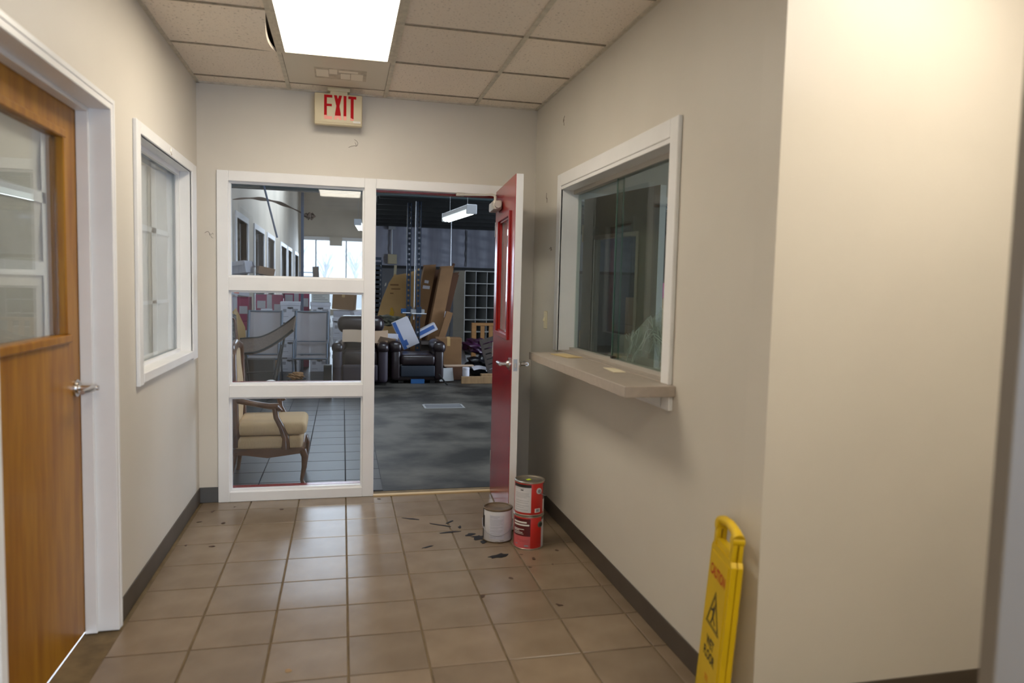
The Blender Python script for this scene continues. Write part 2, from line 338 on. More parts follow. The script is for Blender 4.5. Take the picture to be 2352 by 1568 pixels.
# ceiling: slab above, tiles, runners, cross tees
ceil = bx('ceiling', -2.7, 4.4, -7.72, 0.30, 2.80, 2.95, 'officewall', **S)
gx0, gy0 = -0.373, -0.594
xl = [XL, gx0, gx0+G, gx0+2*G, XR]
xl2 = [XR, gx0+3*G, gx0+4*G, gx0+5*G, 3.0]
yl = [YF, gy0+G]+[gy0-k*G for k in range(0, 12)]; yl = [y for y in yl if y > -7.55]+[-7.6]
LIGHTS = [(1, gy0, gy0-2*G), (1, gy0-6*G, gy0-8*G)]
def is_light(ci, ya, yb):
    ym = (ya+yb)/2
    return any(ci == c and y1 < ym < y0 for c, y0, y1 in LIGHTS) or (ci == 5 and gy0-6*G < ym < gy0-4*G)
colx = [(xl[i], xl[i+1]) for i in range(4)]+[(xl2[i], xl2[i+1]) for i in range(4)]
for ci, (xa, xb) in enumerate(colx):
    for ri in range(len(yl)-1):
        ya, yb = yl[ri], yl[ri+1]
        if ci >= 4 and ya > YC+0.02:
            if yb > YC: continue
            ya = YC
        if is_light(ci, ya, yb): continue
        if ci == 1 and abs(ya-(gy0+G)) < .01: continue                       # the frosted panel sits here
        if ci == 0 and abs(ya-gy0) < .01:                                    # tile that has come loose and bows down
            def bow(u, v, ya=ya, yb=yb, xa=xa, xb=xb):
                x = xa+.004+(xb-xa-.012)*u; y = yb+.004+(ya-yb-.008)*v
                k = u**3*math.sin(math.pi*min(1, v*0.9+.02))
                return (x-0.022*k, y, H+0.022-0.036*k)
            MB().sheet(bow, 10, 14, 0.016).build('ceiling_tile', 'ctile', ceil, smooth=True, label='warped ceiling tile bowing down at one edge')
            continue
        bx('ceiling_tile', xa+.003, xb-.003, yb+.003, ya-.003, H+.006, H+.022, 'ctile', ceil, bev=0.0)
for x in (gx0, gx0+G, gx0+2*G): bx('runner', x-.012, x+.012, -7.6, YF, H-.002, H+.005, 'cgrid', ceil)
for x in (gx0+3*G, gx0+4*G, gx0+5*G): bx('runner', x-.012, x+.012, -7.6, YC, H-.002, H+.005, 'cgrid', ceil)
for y in yl[1:-1]:
    for ci, (xa, xb) in enumerate(colx):
        if ci >= 4 and y > YC: continue
        if is_light(ci, y+.05, y-.05): continue
        bx('cross_tee', xa+.012, xb-.012, y-.007, y+.007, H+.0005, H+.0055, 'ctee', ceil)
for nm, a in (('left', (XL, XL+.018, -7.6, YF)), ('right', (XR-.018, XR, YC, YF))):
    bx('wall_angle', *a, H-.004, H+.006, 'cgrid', ceil)
bx('wall_angle', XL, XR, YF-.014, YF, H-.004, H+.006, 'cgrid', ceil)

# baseboards
def baseb(name, x0, x1, y0, y1, h=0.102, m='base'): MB().box(x0, x1, y0, y1, 0, h, 0.002).build(name, m, **S)
baseb('baseboard_left', XL, XL+.006, -1.555, YF)
baseb('baseboard_far', XL, -0.815, YF-.006, YF, m='daylitbase')
baseb('baseboard_right', XR-.006, XR, YC, YF, .096)
baseb('baseboard_return', XR-.006, 3.0, YC-.006, YC, .142)
baseb('baseboard_leftrear', XL, XL+.006, -7.6, -2.65)

# ---- left door: frame (trim_1) and door_1
tr = thing('trim_1', (XL, -2.03, 0), **S)
tr['label'] = 'white painted frame around the honey wooden door'
for nm, a in (('jamb', (XL-.165, XL+.012, -1.60, -1.575, 0, 2.135)), ('jamb', (XL-.165, XL+.012, -2.625, -2.60, 0, 2.135)), ('head', (XL-.165, XL+.012, -2.60, -1.60, 2.11, 2.135)),
              ('casing', (XL, XL+.014, -1.575, -1.555, 0, 2.155)), ('casing', (XL, XL+.014, -2.645, -2.625, 0, 2.155)), ('casing', (XL, XL+.014, -2.625, -1.575, 2.135, 2.155)),
              ('door_stop', (XL-.111, XL-.066, -1.616, -1.60, 0, 2.11)), ('door_stop', (XL-.111, XL-.066, -2.60, -2.584, 0, 2.11)), ('door_stop', (XL-.111, XL-.066, -2.584, -1.616, 2.094, 2.11))):
    bx(nm, *a, 'trim', tr, bev=.002)
d1 = thing('door_1', (XL-.085, -2.03, 0.0), **S); d1['label'] = 'honey stained wooden door with a papered glass light'
DX = XL-.112
slab = wallmesh(MB(), 'x', DX-.044, DX, -2.595, -1.606, 0.010, 2.104, [(-2.41, -1.765, 1.235, 1.965)]).build('door_slab', 'oak', d1)
for a in ((-1.765, -1.735, 1.235, 1.965), (-2.44, -2.41, 1.235, 1.965)):
    bx('beading', DX-.004, DX+.010, a[0], a[1], a[2], a[3], 'oak', d1, bev=.004)
bx('beading', DX-.004, DX+.010, -2.44, -1.735, 1.965, 1.995, 'oak', d1, bev=.004)
MB().box(DX-.004, DX+.014, -2.46, -1.72, 1.203, 1.235, .006, 2).build('beading', 'oak', d1)
for a in ((-1.795, -1.765, 1.235, 1.965), (-2.41, -2.38, 1.235, 1.965)): bx('inner_stop', DX-.040, DX-.022, *a, 'oakdark', d1)
bx('pane', DX-.020, DX-.015, -2.408, -1.767, 1.237, 1.963, 'glass', d1)
hz, hy = 1.02, -1.665
h = MB().cyl((DX, hy, hz), (DX+.008, hy, hz), .034, 28).cyl((DX+.008, hy, hz), (DX+.016, hy, hz), .024, 24).build('rosette', 'chrome', d1, smooth=True)
hh = MB().cyl((DX+.012, hy, hz), (DX+.070, hy, hz), .0115, 16).tube([(DX+.066, hy+.010, hz), (DX+.066, hy-.02, hz), (DX+.064, hy-.07, hz-.002), (DX+.060, hy-.115, hz-.002)], .010, 12, [.013, .013, .011, .009])
hh.build('lever_handle', 'chrome', d1, smooth=True)
MB().cyl((DX+.05, hy, hz), (DX+.082, hy, hz), .010, 16).build('keyhole_boss', 'chrome', h, smooth=True)
# paper taped up behind the door glass
PX = DX-.047
def papers(x, sheets, strips, labels, slabels):
    for (ya, yb, za, zb), lb in zip(sheets, labels):
        ph = random.random()*6
        MB().sheet(lambda u, v: (x-.004+.004*math.sin(5*u+ph)*math.sin(4*v+ph), ya+(yb-ya)*u, za+(zb-za)*v), 8, 8, .002).build('paper_sheet', 'paper', None, smooth=True, label=lb, cat='paper', group='paper covering the left glass')
    for (ya, yb, za, zb), lb in zip(strips, slabels):
        MB().box(x+.004, x+.0055, ya, yb, za, zb).build('paper_strip', 'tape', None, label=lb, cat='paper strip', group='paper strips behind the left glass')
papers(PX, [(-2.50, -1.64, 1.20, 1.50), (-2.50, -1.64, 1.50, 1.74), (-2.50, -1.64, 1.74, 2.02)],
       [(-2.50, -1.83, 1.455, 1.505), (-2.50, -1.80, 1.715, 1.755), (-1.830, -1.775, 1.22, 1.98)],
       ['lowest beige paper sheet behind the wooden door glass', 'middle beige paper sheet behind the wooden door glass', 'top beige paper sheet behind the wooden door glass'],
       ['lower white paper strip across the wooden door glass', 'upper white paper strip across the wooden door glass', 'upright white paper strip along the wooden door glass edge'])

# ---- left window
w1 = thing('window_1', (XL, -0.6, 1.0), **S); w1['label'] = 'white framed interior window beside the wooden door'
for a in ((XL-.160, XL+.012, -0.05, -0.02, 0.99, 2.13), (XL-.160, XL+.012, -1.22, -1.19, 0.99, 2.13), (XL-.160, XL+.012, -1.19, -0.05, 2.10, 2.13)): bx('jamb', *a, 'trim', w1, bev=.002)
for a in ((-0.05, 0.079, 0.965, 2.155), (-1.256, -1.19, 0.965, 2.155)): bx('casing', XL, XL+.018, *a, 'trim', w1, bev=.003)
bx('casing', XL, XL+.018, -1.19, -0.05, 2.10, 2.155, 'trim', w1, bev=.003)
bx('sill', XL-.160, XL+.020, -1.19, -0.05, 0.975, 1.02, 'trim', w1, bev=.003)
for a in ((-1.19, -1.175, 1.02, 2.10), (-0.065, -0.05, 1.02, 2.10), (-1.175, -0.065, 2.075, 2.10), (-1.175, -0.065, 1.02, 1.035)): bx('glazing_bead', XL-.075, XL-.055, *a, 'trim', w1)
bx('pane', XL-.090, XL-.085, -1.19, -0.05, 1.02, 2.10, 'glass', w1)
papers(XL-.120, [(-1.187, -.053, 1.023, 1.33), (-1.187, -.053, 1.33, 1.72), (-1.187, -.053, 1.72, 2.097)],
       [(-1.187, -.053, 1.315, 1.335), (-1.187, -.053, 1.705, 1.735), (-0.46, -0.36, 1.023, 2.097)],
       ['lowest pale paper sheet behind the left window', 'middle pale paper sheet behind the left window', 'top pale paper sheet behind the left window'],
       ['lower white paper strip across the left window', 'upper white paper strip across the left window', 'upright white paper strip down the left window'])
MB().tube([(XL+.02, -0.62, 2.142), (XL+.022, -0.628, 2.12), (XL+.022, -0.612, 2.105), (XL+.022, -0.60, 2.11)], .0016, 6).build('wire_hook', 'nickel', None, label='small bent wire hook on the left window casing', cat='hook')

# ---- sidelight beside the doorway (window_2) and door frame (trim_2)
w2 = thing('window_2', (-0.33, YF, 0), **S); w2['label'] = 'white framed three pane glass screen beside the doorway'
FY0, FY1 = YF-.016, 0.305
for nm, a in (('stile', (-0.815, -0.745, 0, 2.155)), ('mullion', (0.108, 0.184, 0, 2.155)), ('head_rail', (-0.745, 0.108, 2.090, 2.155)), ('rail', (-0.745, 0.108, 1.392, 1.480)), ('rail', (-0.745, 0.108, 0.693, 0.775)), ('bottom_rail', (-0.745, 0.108, 0, 0.066))):
    bx(nm, a[0], a[1], FY0, FY1, a[2], a[3], 'trim', w2, bev=.003)
for za, zb in ((1.480, 2.090), (0.775, 1.392), (0.066, 0.693)):
    for a in ((-0.745, -0.733, za, zb), (0.096, 0.108, za, zb), (-0.733, 0.096, zb-.012, zb), (-0.733, 0.096, za, za+.012)):
        bx('glazing_bead', a[0], a[1], 0.196, 0.232, a[2], a[3], 'trim', w2)
    bx('red_sill_edge', -0.745, 0.108, 0.246, 0.30, za, za+.010, 'red', w2)
    bx('pane', -0.744, 0.107, 0.236, 0.242, za+.001, zb-.001, 'glass', w2)
t2 = thing('trim_2', (0.6, YF, 0), **S); t2['label'] = 'white steel frame of the open doorway'
bx('jamb', 1.048, 1.112, FY0, FY1, 0, 2.155, 'trim', t2, bev=.003)
bx('head', 0.184, 1.048, FY0, 0.244, 2.090, 2.155, 'trim', t2, bev=.003)
bx('red_head_edge', 0.184, 1.048, 0.244, FY1, 2.080, 2.155, 'red', t2)
bx('red_jamb_edge', 1.038, 1.048, 0.244, FY1, 0, 2.080, 'red', t2)
bx('trim_3', 0.184, 1.048, YF-.03, YF+.012, 0.0, 0.009, 'brass', **S)

# ---- red door, standing open into the hall
HG, LE = Vector((0.999, 0.155, 0)), Vector((0.936, -0.690, 0))
dd = (LE-HG).normalized(); DM = Matrix(((dd.x, -dd.y, 0, HG.x), (dd.y, dd.x, 0, HG.y), (0, 0, 1, 0), (0, 0, 0, 1)))   # local x along leaf, local y to the right wall, z up
d2 = thing('door_2', HG, **S); d2['label'] = 'red steel door with a glass light, standing open into the hall'
LW = 0.846
hol = (0.20, 0.66, 1.165, 1.885)
wallmesh(MB(DM), 'y', 0.003, 0.045, 0, LW, 0.012, 2.108, [hol]).build('door_slab', 'trim', d2)
wallmesh(MB(DM), 'y', 0.0, 0.003, 0, LW-.002, 0.012, 2.108, [hol]).build('red_face', 'red', d2)
def dbox(nm, a, m, par=d2, bev=.002): return MB(DM).box(*a, bev).build(nm, m, par)
for a in ((hol[0]-.03, hol[0], hol[2]-.03, hol[3]+.03), (hol[1], hol[1]+.03, hol[2]-.03, hol[3]+.03), (hol[0], hol[1], hol[3], hol[3]+.03), (hol[0], hol[1], hol[2]-.03, hol[2])):
    dbox('lite_frame', (a[0], a[1], -.012, .0, a[2], a[3]), 'red')
    dbox('lite_frame', (a[0], a[1], .045, .056, a[2], a[3]), 'trim')
for a in ((hol[0], hol[0]+.012, hol[2], hol[3]), (hol[1]-.012, hol[1], hol[2], hol[3]), (hol[0]+.012, hol[1]-.012, hol[3]-.012, hol[3]), (hol[0]+.012, hol[1]-.012, hol[2], hol[2]+.012)):
    dbox('glazing_bead', (a[0], a[1], 0.0, .018, a[2], a[3]), 'red', bev=0)
dbox('pane', (hol[0]+.001, hol[1]-.001, .021, .026, hol[2]+.001, hol[3]-.001), 'glass', bev=0)
dbox('latch_plate', (LW-.0005, LW+.0012, .011, .034, .965, 1.035), 'galv', bev=0)
dbox('latch_bolt', (LW+.001, LW+.007, .017, .028, .985, 1.010), 'nickel')
hx = LW-.065
for sgn, y0 in ((-1, 0.0), (1, .045)):
    r = MB(DM).cyl((hx, y0, 1.0), (hx, y0+sgn*.010, 1.0), .036, 28).cyl((hx, y0+sgn*.010, 1.0), (hx, y0+sgn*.022, 1.0), .022, 20, r1=.016).build('rosette', 'chrome', d2, smooth=True)
    MB(DM).cyl((hx, y0+sgn*.02, 1.0), (hx, y0+sgn*.062, 1.0), .010, 14).tube([(hx+.008, y0+sgn*.058, 1.0), (hx-.03, y0+sgn*.06, 1.0), (hx-.08, y0+sgn*.062, 1.0), (hx-.105, y0+sgn*.060, 1.0)], .009, 10, [.0115, .0105, .010, .009]).build('lever_handle', 'chrome', d2, smooth=True)
for z in (0.25, 1.02, 1.85): MB(DM).cyl((-.004, .004, z-.05), (-.004, .004, z+.05), .008, 12).build('hinge', 'galv', d2, smooth=True)
cb = MB(DM).box(.10, .33, -.062, -.004, 1.955, 2.015, .010, 2).build('closer_body', 'closer', d2, smooth=True)
MB(DM).cyl((.335, -.034, 1.985), (.36, -.034, 1.985), .022, 18).build('end_cap', 'closer', cb, smooth=True)
MB(DM).cyl((.22, -.034, 2.01), (.22, -.034, 2.055), .011, 12).build('spindle', 'closer', cb, smooth=True)
p_sp = DM @ Vector((.22, -.034, 2.052))
MB().tube([p_sp, p_sp+Vector((-.02, .02, .012)), (0.90, 0.03, 2.068), (0.745, 0.150, 2.076)], .008, 8).build('closer_arm', 'closer', d2, smooth=True)
MB().box(0.72, 0.775, 0.145, 0.168, 2.068, 2.092, .003).build('arm_bracket', 'closer', d2)

# ---- right window with sliding glass (window_3)
w3 = thing('window_3', (XR, -1.24, 1.07), **S); w3['label'] = 'white framed service window with two sliding green glass panes'
for a in ((-2.03, -2.0, 1.07, 2.09), (-0.48, -0.45, 1.07, 2.09)): bx('jamb', XR-.012, XR+.122, *a, 'trim', w3, bev=.002)
bx('head', XR-.012, XR+.122, -2.0, -0.48, 2.06, 2.09, 'trim', w3, bev=.002)
for a in ((-2.075, -2.0, 1.07, 2.156), (-0.48, -0.413, 1.07, 2.156)): bx('casing', XR-.018, XR, *a, 'trim', w3, bev=.003)
bx('casing', XR-.018, XR, -2.0, -0.48, 2.08, 2.156, 'trim', w3, bev=.003)
bx('apron', XR-.020, XR, -2.09, -0.40, 0.965, 1.026, 'trim', w3, bev=.003)
bx('track', XR+.070, XR+.115, -2.0, -0.48, 1.072, 1.090, 'closer', w3); bx('track', XR+.070, XR+.115, -2.0, -0.48, 2.035, 2.06, 'closer', w3)
bx('sill', XR-.002, XR+.122, -2.0, -0.48, 1.055, 1.073, 'laminate', w3)
p = bx('pane', XR+.100, XR+.106, -1.215, -0.48, 1.088, 2.05, 'gglass', w3); bx('pane_edge', XR+.0995, XR+.1065, -1.220, -1.215, 1.088, 2.05, 'gedge', p)
p = bx('pane', XR+.082, XR+.088, -2.0, -1.180, 1.088, 2.05, 'gglass', w3); bx('pane_edge', XR+.0815, XR+.0885, -1.180, -1.174, 1.088, 2.05, 'gedge', p)
bx('pane_clip', XR+.078, XR+.10, -1.195, -1.17, 1.080, 1.105, 'canblack', w3)
sh = thing('counter_shelf', (1.18, -1.36, 1.025), 'taupe laminate counter shelf below the service window', 'shelf')
MB().box(1.066, XR-.001, -2.112, -0.60, 1.026, 1.070, .002).build('shelf_board', 'laminate', sh)
MB().box(1.0645, 1.066, -2.112, -0.60, 1.027, 1.069).build('edge_band', 'laminate', sh)
MB().prism([(0, 0), (0.10, 0), (0.0, -0.055)], .02, T4((XR-.021, -2.02, 1.026)) @ Matrix.Rotation(R(180), 4, 'Z') @ Matrix.Rotation(R(90), 4, 'X')).build('bracket', 'trim', sh)
MB(T4((1.215, -0.86, 1.0712), 8)).box(-.045, .045, -.115, .115, 0, .004).build('envelope', mat('buff_envelope', (0.60, 0.47, 0.24), 0.7, var=0.1), None, label='long buff envelope lying on the counter shelf', cat='envelope')
MB(T4((1.235, -1.56, 1.0712), -6)).prism([(-.03, -.10), (.03, -.09), (.034, .02), (.02, .09), (-.028, .10)], .002).build('paper_scrap', mat('cream_paper', (0.72, 0.64, 0.46), 0.7), None, label='torn cream paper scrap on the counter near the glass joint', cat='paper')

sw = thing('light_switch', (XR, -.178, 1.19), 'ivory light switch on the wall beside the service window', 'light switch')
MB().box(XR-.007, XR, -.213, -.143, 1.188, 1.306, .004, 2).build('cover_plate', 'ivory', sw)
MB(T4((XR-.012, -.178, 1.25), 0, 0, 20)).box(-.008, .006, -.005, .005, -.012, .012, .002).build('toggle', 'ivory', sw)
for z in (1.205, 1.289): MB().cyl((XR-.008, -.178, z), (XR-.006, -.178, z), .003, 8).build('screw', 'nickel', sw)

# ---- ceiling lights and frosted panel
def troffer(x0, x1, y0, y1, lens, label, group='lit ceiling lights'):
    t = thing('ceiling_light', ((x0+x1)/2, (y0+y1)/2, H-.01), label, 'ceiling light', group)
    for a in ((x0+.012, x0+.034, y0+.006, y1-.006), (x1-.034, x1-.012, y0+.006, y1-.006), (x0+.034, x1-.034, y0+.006, y0+.026), (x0+.034, x1-.034, y1-.026, y1-.006)):
        bx('frame', *a, H-.006, H+.008, 'cgrid', t)
    bx('lens', x0+.034, x1-.034, y0+.026, y1-.026, H-.003, H+.003, lens, t)
    bx('housing', x0+.014, x1-.014, y0+.01, y1-.01, H+.012, H+.08, 'fixture', t)
troffer(gx0, gx0+G, gy0-2*G, gy0, 'lens', 'bright rectangular ceiling light above the middle of the hall')
troffer(gx0, gx0+G, gy0-8*G, gy0-6*G, 'lens', 'second bright ceiling light over the camera, mirrored in the upper left pane')
troffer(gx0+3*G, gx0+4*G, gy0-6*G, gy0-4*G, 'lens2', 'lobby ceiling light shining on the bright right wall')
fp = thing('frosted_panel', (gx0+G/2, gy0+G/2, H), 'unlit greyish frosted ceiling panel with a faint fitting behind it', 'ceiling panel')
bx('panel', gx0+.014, gx0+G-.014, gy0+.010, gy0+G-.010, H+.001, H+.004, 'dimlens', fp)
bx('backing', gx0+.014, gx0+G-.014, gy0+.010, gy0+G-.010, H+.075, H+.08, 'ctee', fp)
M['ghost'] = mat('pale_fitting_ghost', (0.82, 0.75, 0.62), 0.6); M['fitshade'] = mat('painted_fitting_shadow', (0.62, 0.54, 0.42), 0.8, var=0.3, vscale=20)
bx('fitting_shade', -.20, .10, gy0+.22, gy0+.44, H+.0004, H+.0014, 'fitshade', fp)  # darker plate paints the shadow of the fitting on the panel
for a in ((-.19, -.12, .26, .40), (-.115, -.07, .24, .33), (-.05, .005, .31, .42), (.01, .08, .30, .43), (-.06, .05, .25, .285)): bx('fitting', a[0], a[1], gy0+a[2], gy0+a[3], H-.0012, H+.0002, 'ghost', fp)

# ---- EXIT sign
ex = thing('exit_sign', (-.063, .075, 2.47), 'cream EXIT sign with red letters hanging from the ceiling', 'exit sign')
EX0, EX1, EZ0, EZ1, EY = -.213, .086, 2.462, 2.655, 0.05
MB().box(EX0, EX1, EY, EY+.048, EZ0, EZ1, .008, 3).build('housing', 'exitbody', ex, smooth=True)
MB().box(EX0+.003, EX1-.003, EY-.004, EY+.006, EZ0+.012, EZ1-.001, .004, 2).build('face_plate', 'exitbody', ex, smooth=True)
MB().box(-.132, .008, EY-.002, EY+.055, 2.672, H+.004, .004, 2).build('canopy', 'exitbody', ex, smooth=True)
MB().box(-.115, -.008, EY+.008, EY+.044, 2.650, 2.676).build('neck', 'exitbody', ex)
def letter(pl, x, w, z0, z1, nm, m, parent):
    mb = MB()
    for pts in pl: mb.prism([(x+p[0]*w, z0+p[1]*(z1-z0)) for p in pts], .0022, Matrix(((1, 0, 0, 0), (0, 0, 1, EY-.0062), (0, 1, 0, 0), (0, 0, 0, 1))))
    return mb.build(nm, m, parent)
lt, lb_, lf = EZ1-.010, EZ0+.032, .163      # top, bottom, split (fraction of height painted paler for the light inside)
def shape_E(): return [[(0, 0), (.34, 0), (.34, 1), (0, 1)], [(.34, .87), (1, .87), (1, 1), (.34, 1)], [(.34, .44), (.95, .44), (.95, .56), (.34, .56)]], [[(0, 0), (.34, 0), (.34, 1), (0, 1)], [(.34, 0), (1, 0), (1, .75), (.34, .75)]]
def prism_x():
    top = [[(0, 1), (.36, 1), (.5, .82), (.64, 1), (1, 1), (.70, .48), (.30, .48)], [(.30, .48), (.70, .48), (.86, .10), (.86, 0), (.14, 0), (.14, .10)]]
    return top, [[(.12, 1), (.86, 1), (1, 0), (.64, 0), (.5, .55), (.36, 0), (0, 0)]]
zsplit = lb_+(lt-lb_)*lf
zs_ = [('letter_e', -.152, .050, shape_E()), ('letter_x', -.092, .050, prism_x()), ('letter_i', -.032, .018, ([[(0, 0), (1, 0), (1, 1), (0, 1)]], [[(0, 0), (1, 0), (1, 1), (0, 1)]])), ('letter_t', -.003, .050, ([[(0, .87), (1, .87), (1, 1), (0, 1)], [(.30, -.06), (.68, -.12), (.68, .87), (.30, .87)]], [[(.28, 0), (.68, 0), (.68, .4), (.28, .6)]]))]
for nm, x, w, (a, b) in zs_:
    o = letter(a, x, w, zsplit, lt, nm, 'exitred', ex); letter(b, x, w, lb_, zsplit, 'backlit_foot', 'exitpink', o)
MB().box(.028, .074, EY-.0052, EY-.003, EZ0+.018, EZ0+.030).build('maker_label', 'tape', ex)

# ---- paint cans
def can(cx, cy, z0, r, hgt, name, label, group, body, lid, patches, rot=0, bail=None):
    t = thing(name, (cx, cy, z0), label, 'paint can', group); c = (cx, cy, z0)
    MB().lathe([(0, .004), (r-.004, .004), (r-.002, 0), (r, .003), (r, hgt-.008), (r-.001, hgt-.006)], c, 48).build('body', body, t, smooth=True)
    MB().lathe([(r-.001, hgt-.010), (r+.0025, hgt-.007), (r+.0025, hgt-.001), (r-.002, hgt+.001), (r-.008, hgt-.002), (r-.009, hgt-.008)], c, 48).build('rim', lid, t, smooth=True)
    MB().lathe([(r-.008, hgt-.006), (r-.012, hgt-.003), (r-.016, hgt-.006), (0, hgt-.006)], c, 48).build('lid', lid, t, smooth=True)
    MB().lathe([(r-.001, .0), (r+.002, .002), (r+.002, .006), (r-.001, .008)], c, 48).build('bottom_seam', lid, t, smooth=True)
    par = {}
    for nm, m, a0, a1, za, zb, lev in patches:
        o = MB().lathe([(r+.0004*lev, za*hgt), (r+.0004*lev, zb*hgt)], c, max(2, int(abs(a1-a0)/6)), a0+rot, a1+rot).build(nm, m, t, smooth=True)
    return t, c
def ear(t, c, r, ang, z, m1='canwhite', m2='cangrey', rr=.013):
    a = R(ang); d = Vector((math.cos(a), math.sin(a), 0)); p = Vector(c)+d*r+Vector((0, 0, z))
    o = MB().cyl(p, p+d*.004, rr, 20).build('handle_ear', m1, t, smooth=True); MB().cyl(p+d*.004, p+d*.007, rr*.6, 16).build('ear_button', m2, o, smooth=True)
def bail_wire(t, c, r, a0, a1, ztop, zlow):
    pts = []
    for k in range(25):
        u = k/24; a = R(a0+(a1-a0)*u); z = ztop+(zlow-ztop)*math.sin(math.pi*u)**.8; rr = r+.004+.006*math.sin(math.pi*u)
        pts.append((c[0]+rr*math.cos(a), c[1]+rr*math.sin(a), c[2]+z))
    MB().tube(pts, .0020, 6).build('wire_bail', 'cangrey', t, smooth=True)
# the camera looks along roughly +y: the side of a can that faces it is around angle -105 degrees
wc = (0.853, -0.785)
t, c = can(*wc, 0, .083, .190, 'paint_can', 'dented white paint can with a rusty lid and tar down its side', 'paint cans by the red door', 'canwhite', 'rust',
    [('label_panel', 'white', -135, -75, .12, .84, 1), ('tar_run', 'tar', -204, -172, .04, .95, 2), ('tar_run', 'tar', -178, -164, .42, .78, 3), ('tar_run', 'tar', -100, -76, .0, .035, 3)]
    + [('text_line', 'cangrey', -132, -132+w, z, z+.008, 2) for z, w in ((.80, 38), (.76, 30), (.70, 52), (.66, 50), (.62, 46), (.58, 50), (.54, 40), (.48, 50), (.44, 34), (.38, 50), (.34, 46), (.28, 40), (.20, 50), (.16, 24))]
    + [('scratch', 'cangrey', -110, -96, .04, .055, 2), ('scratch', 'cangrey', -92, -76, .06, .08, 2)])
bail_wire(t, c, .083, -195, -15, .12, .045)
rc = (1.003, -0.918)
red_p = [('white_panel', 'canwhite', -178, -97, .10, .90, 1), ('black_band', 'canblack', -178, -97, .84, .93, 2), ('side_panel', 'canblack', -40, 10, .45, .93, 1), ('white_panel', 'canwhite', -40, 10, .08, .45, 1),
    ('barcode_patch', 'tape', -82, -58, .10, .22, 1), ('barcode', 'cangrey', -77, -63, .12, .20, 2), ('orange_line', 'canpink', -92, -50, .035, .05, 1), ('logo', 'canblack', -140, -128, .745, .775, 2)] \
    + [('text_line', 'cangrey', -165, -165+w, z, z+.009, 2) for z, w in ((.80, 40), (.66, 60), (.62, 58), (.58, 62), (.54, 50), (.44, 60), (.38, 56), (.30, 60), (.24, 40), (.17, 56))]
t, c = can(*rc, .1915, .083, .190, 'paint_can', 'upper red paint can with white panel and lime sticker on its lid', 'paint cans by the red door', 'canred', 'tin', red_p)
ear(t, c, .083, -66, .140, 'canwhite', 'cangrey', .017)
MB(T4((c[0]-.004, c[1]+.005, c[2]+.1845), 20)).box(-.013, .013, -.010, .010, 0, .0008).build('lime_sticker', 'sticker', t)
bail_wire(t, c, .083, -66, 100, .135, .09)
red_q = [('maroon_panel', 'candark', -178, -97, .40, .92, 1), ('faded_panel', 'canpink', -178, -97, .02, .40, 1), ('white_panel', 'canwhite', -46, 10, .04, .86, 1), ('green_corner', 'cangreen', -46, 10, .86, .95, 1)] \
    + [('text_line', 'tape', -172, -172+w, z, z+hh_, 2) for z, w, hh_ in ((.79, 60, .045), (.71, 70, .045), (.59, 50, .02), (.55, 30, .02), (.50, 44, .016), (.46, 48, .012))] \
    + [('scuff', 'cangrey', -120, -104, .10, .14, 2), ('scuff', 'cangrey', -160, -150, .14, .17, 2), ('text_line', 'candark', -150, -104, .28, .285, 2), ('text_line', 'candark', -140, -104, .24, .245, 2)]
t, c = can(*rc, 0, .083, .190, 'paint_can', 'lower red paint can with maroon panel under the other red can', 'paint cans by the red door', 'canred', 'tin', red_q)
ear(t, c, .083, -56, .140, 'cangreen', 'canblack', .017)

# tar splashes and floor scraps
def blob(mb, x, y, r, n=14, asp=1.0, rot=0.0, jag=.35, z=.0006):
    pts = []
    for k in range(n):
        a = 2*math.pi*k/n; q = r*(1+random.uniform(-jag, jag)); px_, py_ = q*math.cos(a)*asp, q*math.sin(a); pts.append((x+px_*math.cos(rot)-py_*math.sin(rot), y+px_*math.sin(rot)+py_*math.cos(rot)))
    mb.prism(pts, .0010, Matrix.Translation((0, 0, z)))
mb = MB(); blob(mb, .750, -.755, .040, 18, 1.0, .3, .4); blob(mb, .715, -.70, .022, 12, 1.8, .5); blob(mb, .765, -.83, .02, 12, 1.4, 1.1)
mb.build('tar_spill', 'tar', None, label='black tar puddle spilled beside the white paint can', cat='spill')
for (x, y, r, asp, rot, lb) in ((.80, -1.06, .026, 2.2, .35, 'small shiny black tar patch in front of the white can'), (.60, -.64, .012, 4.5, .1, 'thin black tar streak left of the spilled puddle'), (.55, -.50, .010, 7, -.6, 'long thin tar stroke farther left on the tiles'), (.40, -.36, .009, 7, -.5, 'faint tar stroke nearest the doorway threshold'), (.62, -.46, .010, 4, .7, 'short tar smear behind the spilled puddle'), (.44, -.86, .007, 5, .5, 'small curved tar mark on the middle tiles'), (.67, -.56, .012, 2.5, 1.3, 'ragged tar speck close to the spilled puddle')):
    mb = MB(); blob(mb, x, y, r, 12, asp, rot); mb.build('tar_mark', 'tar', None, label=lb, cat='tar mark', group='tar marks on the floor')
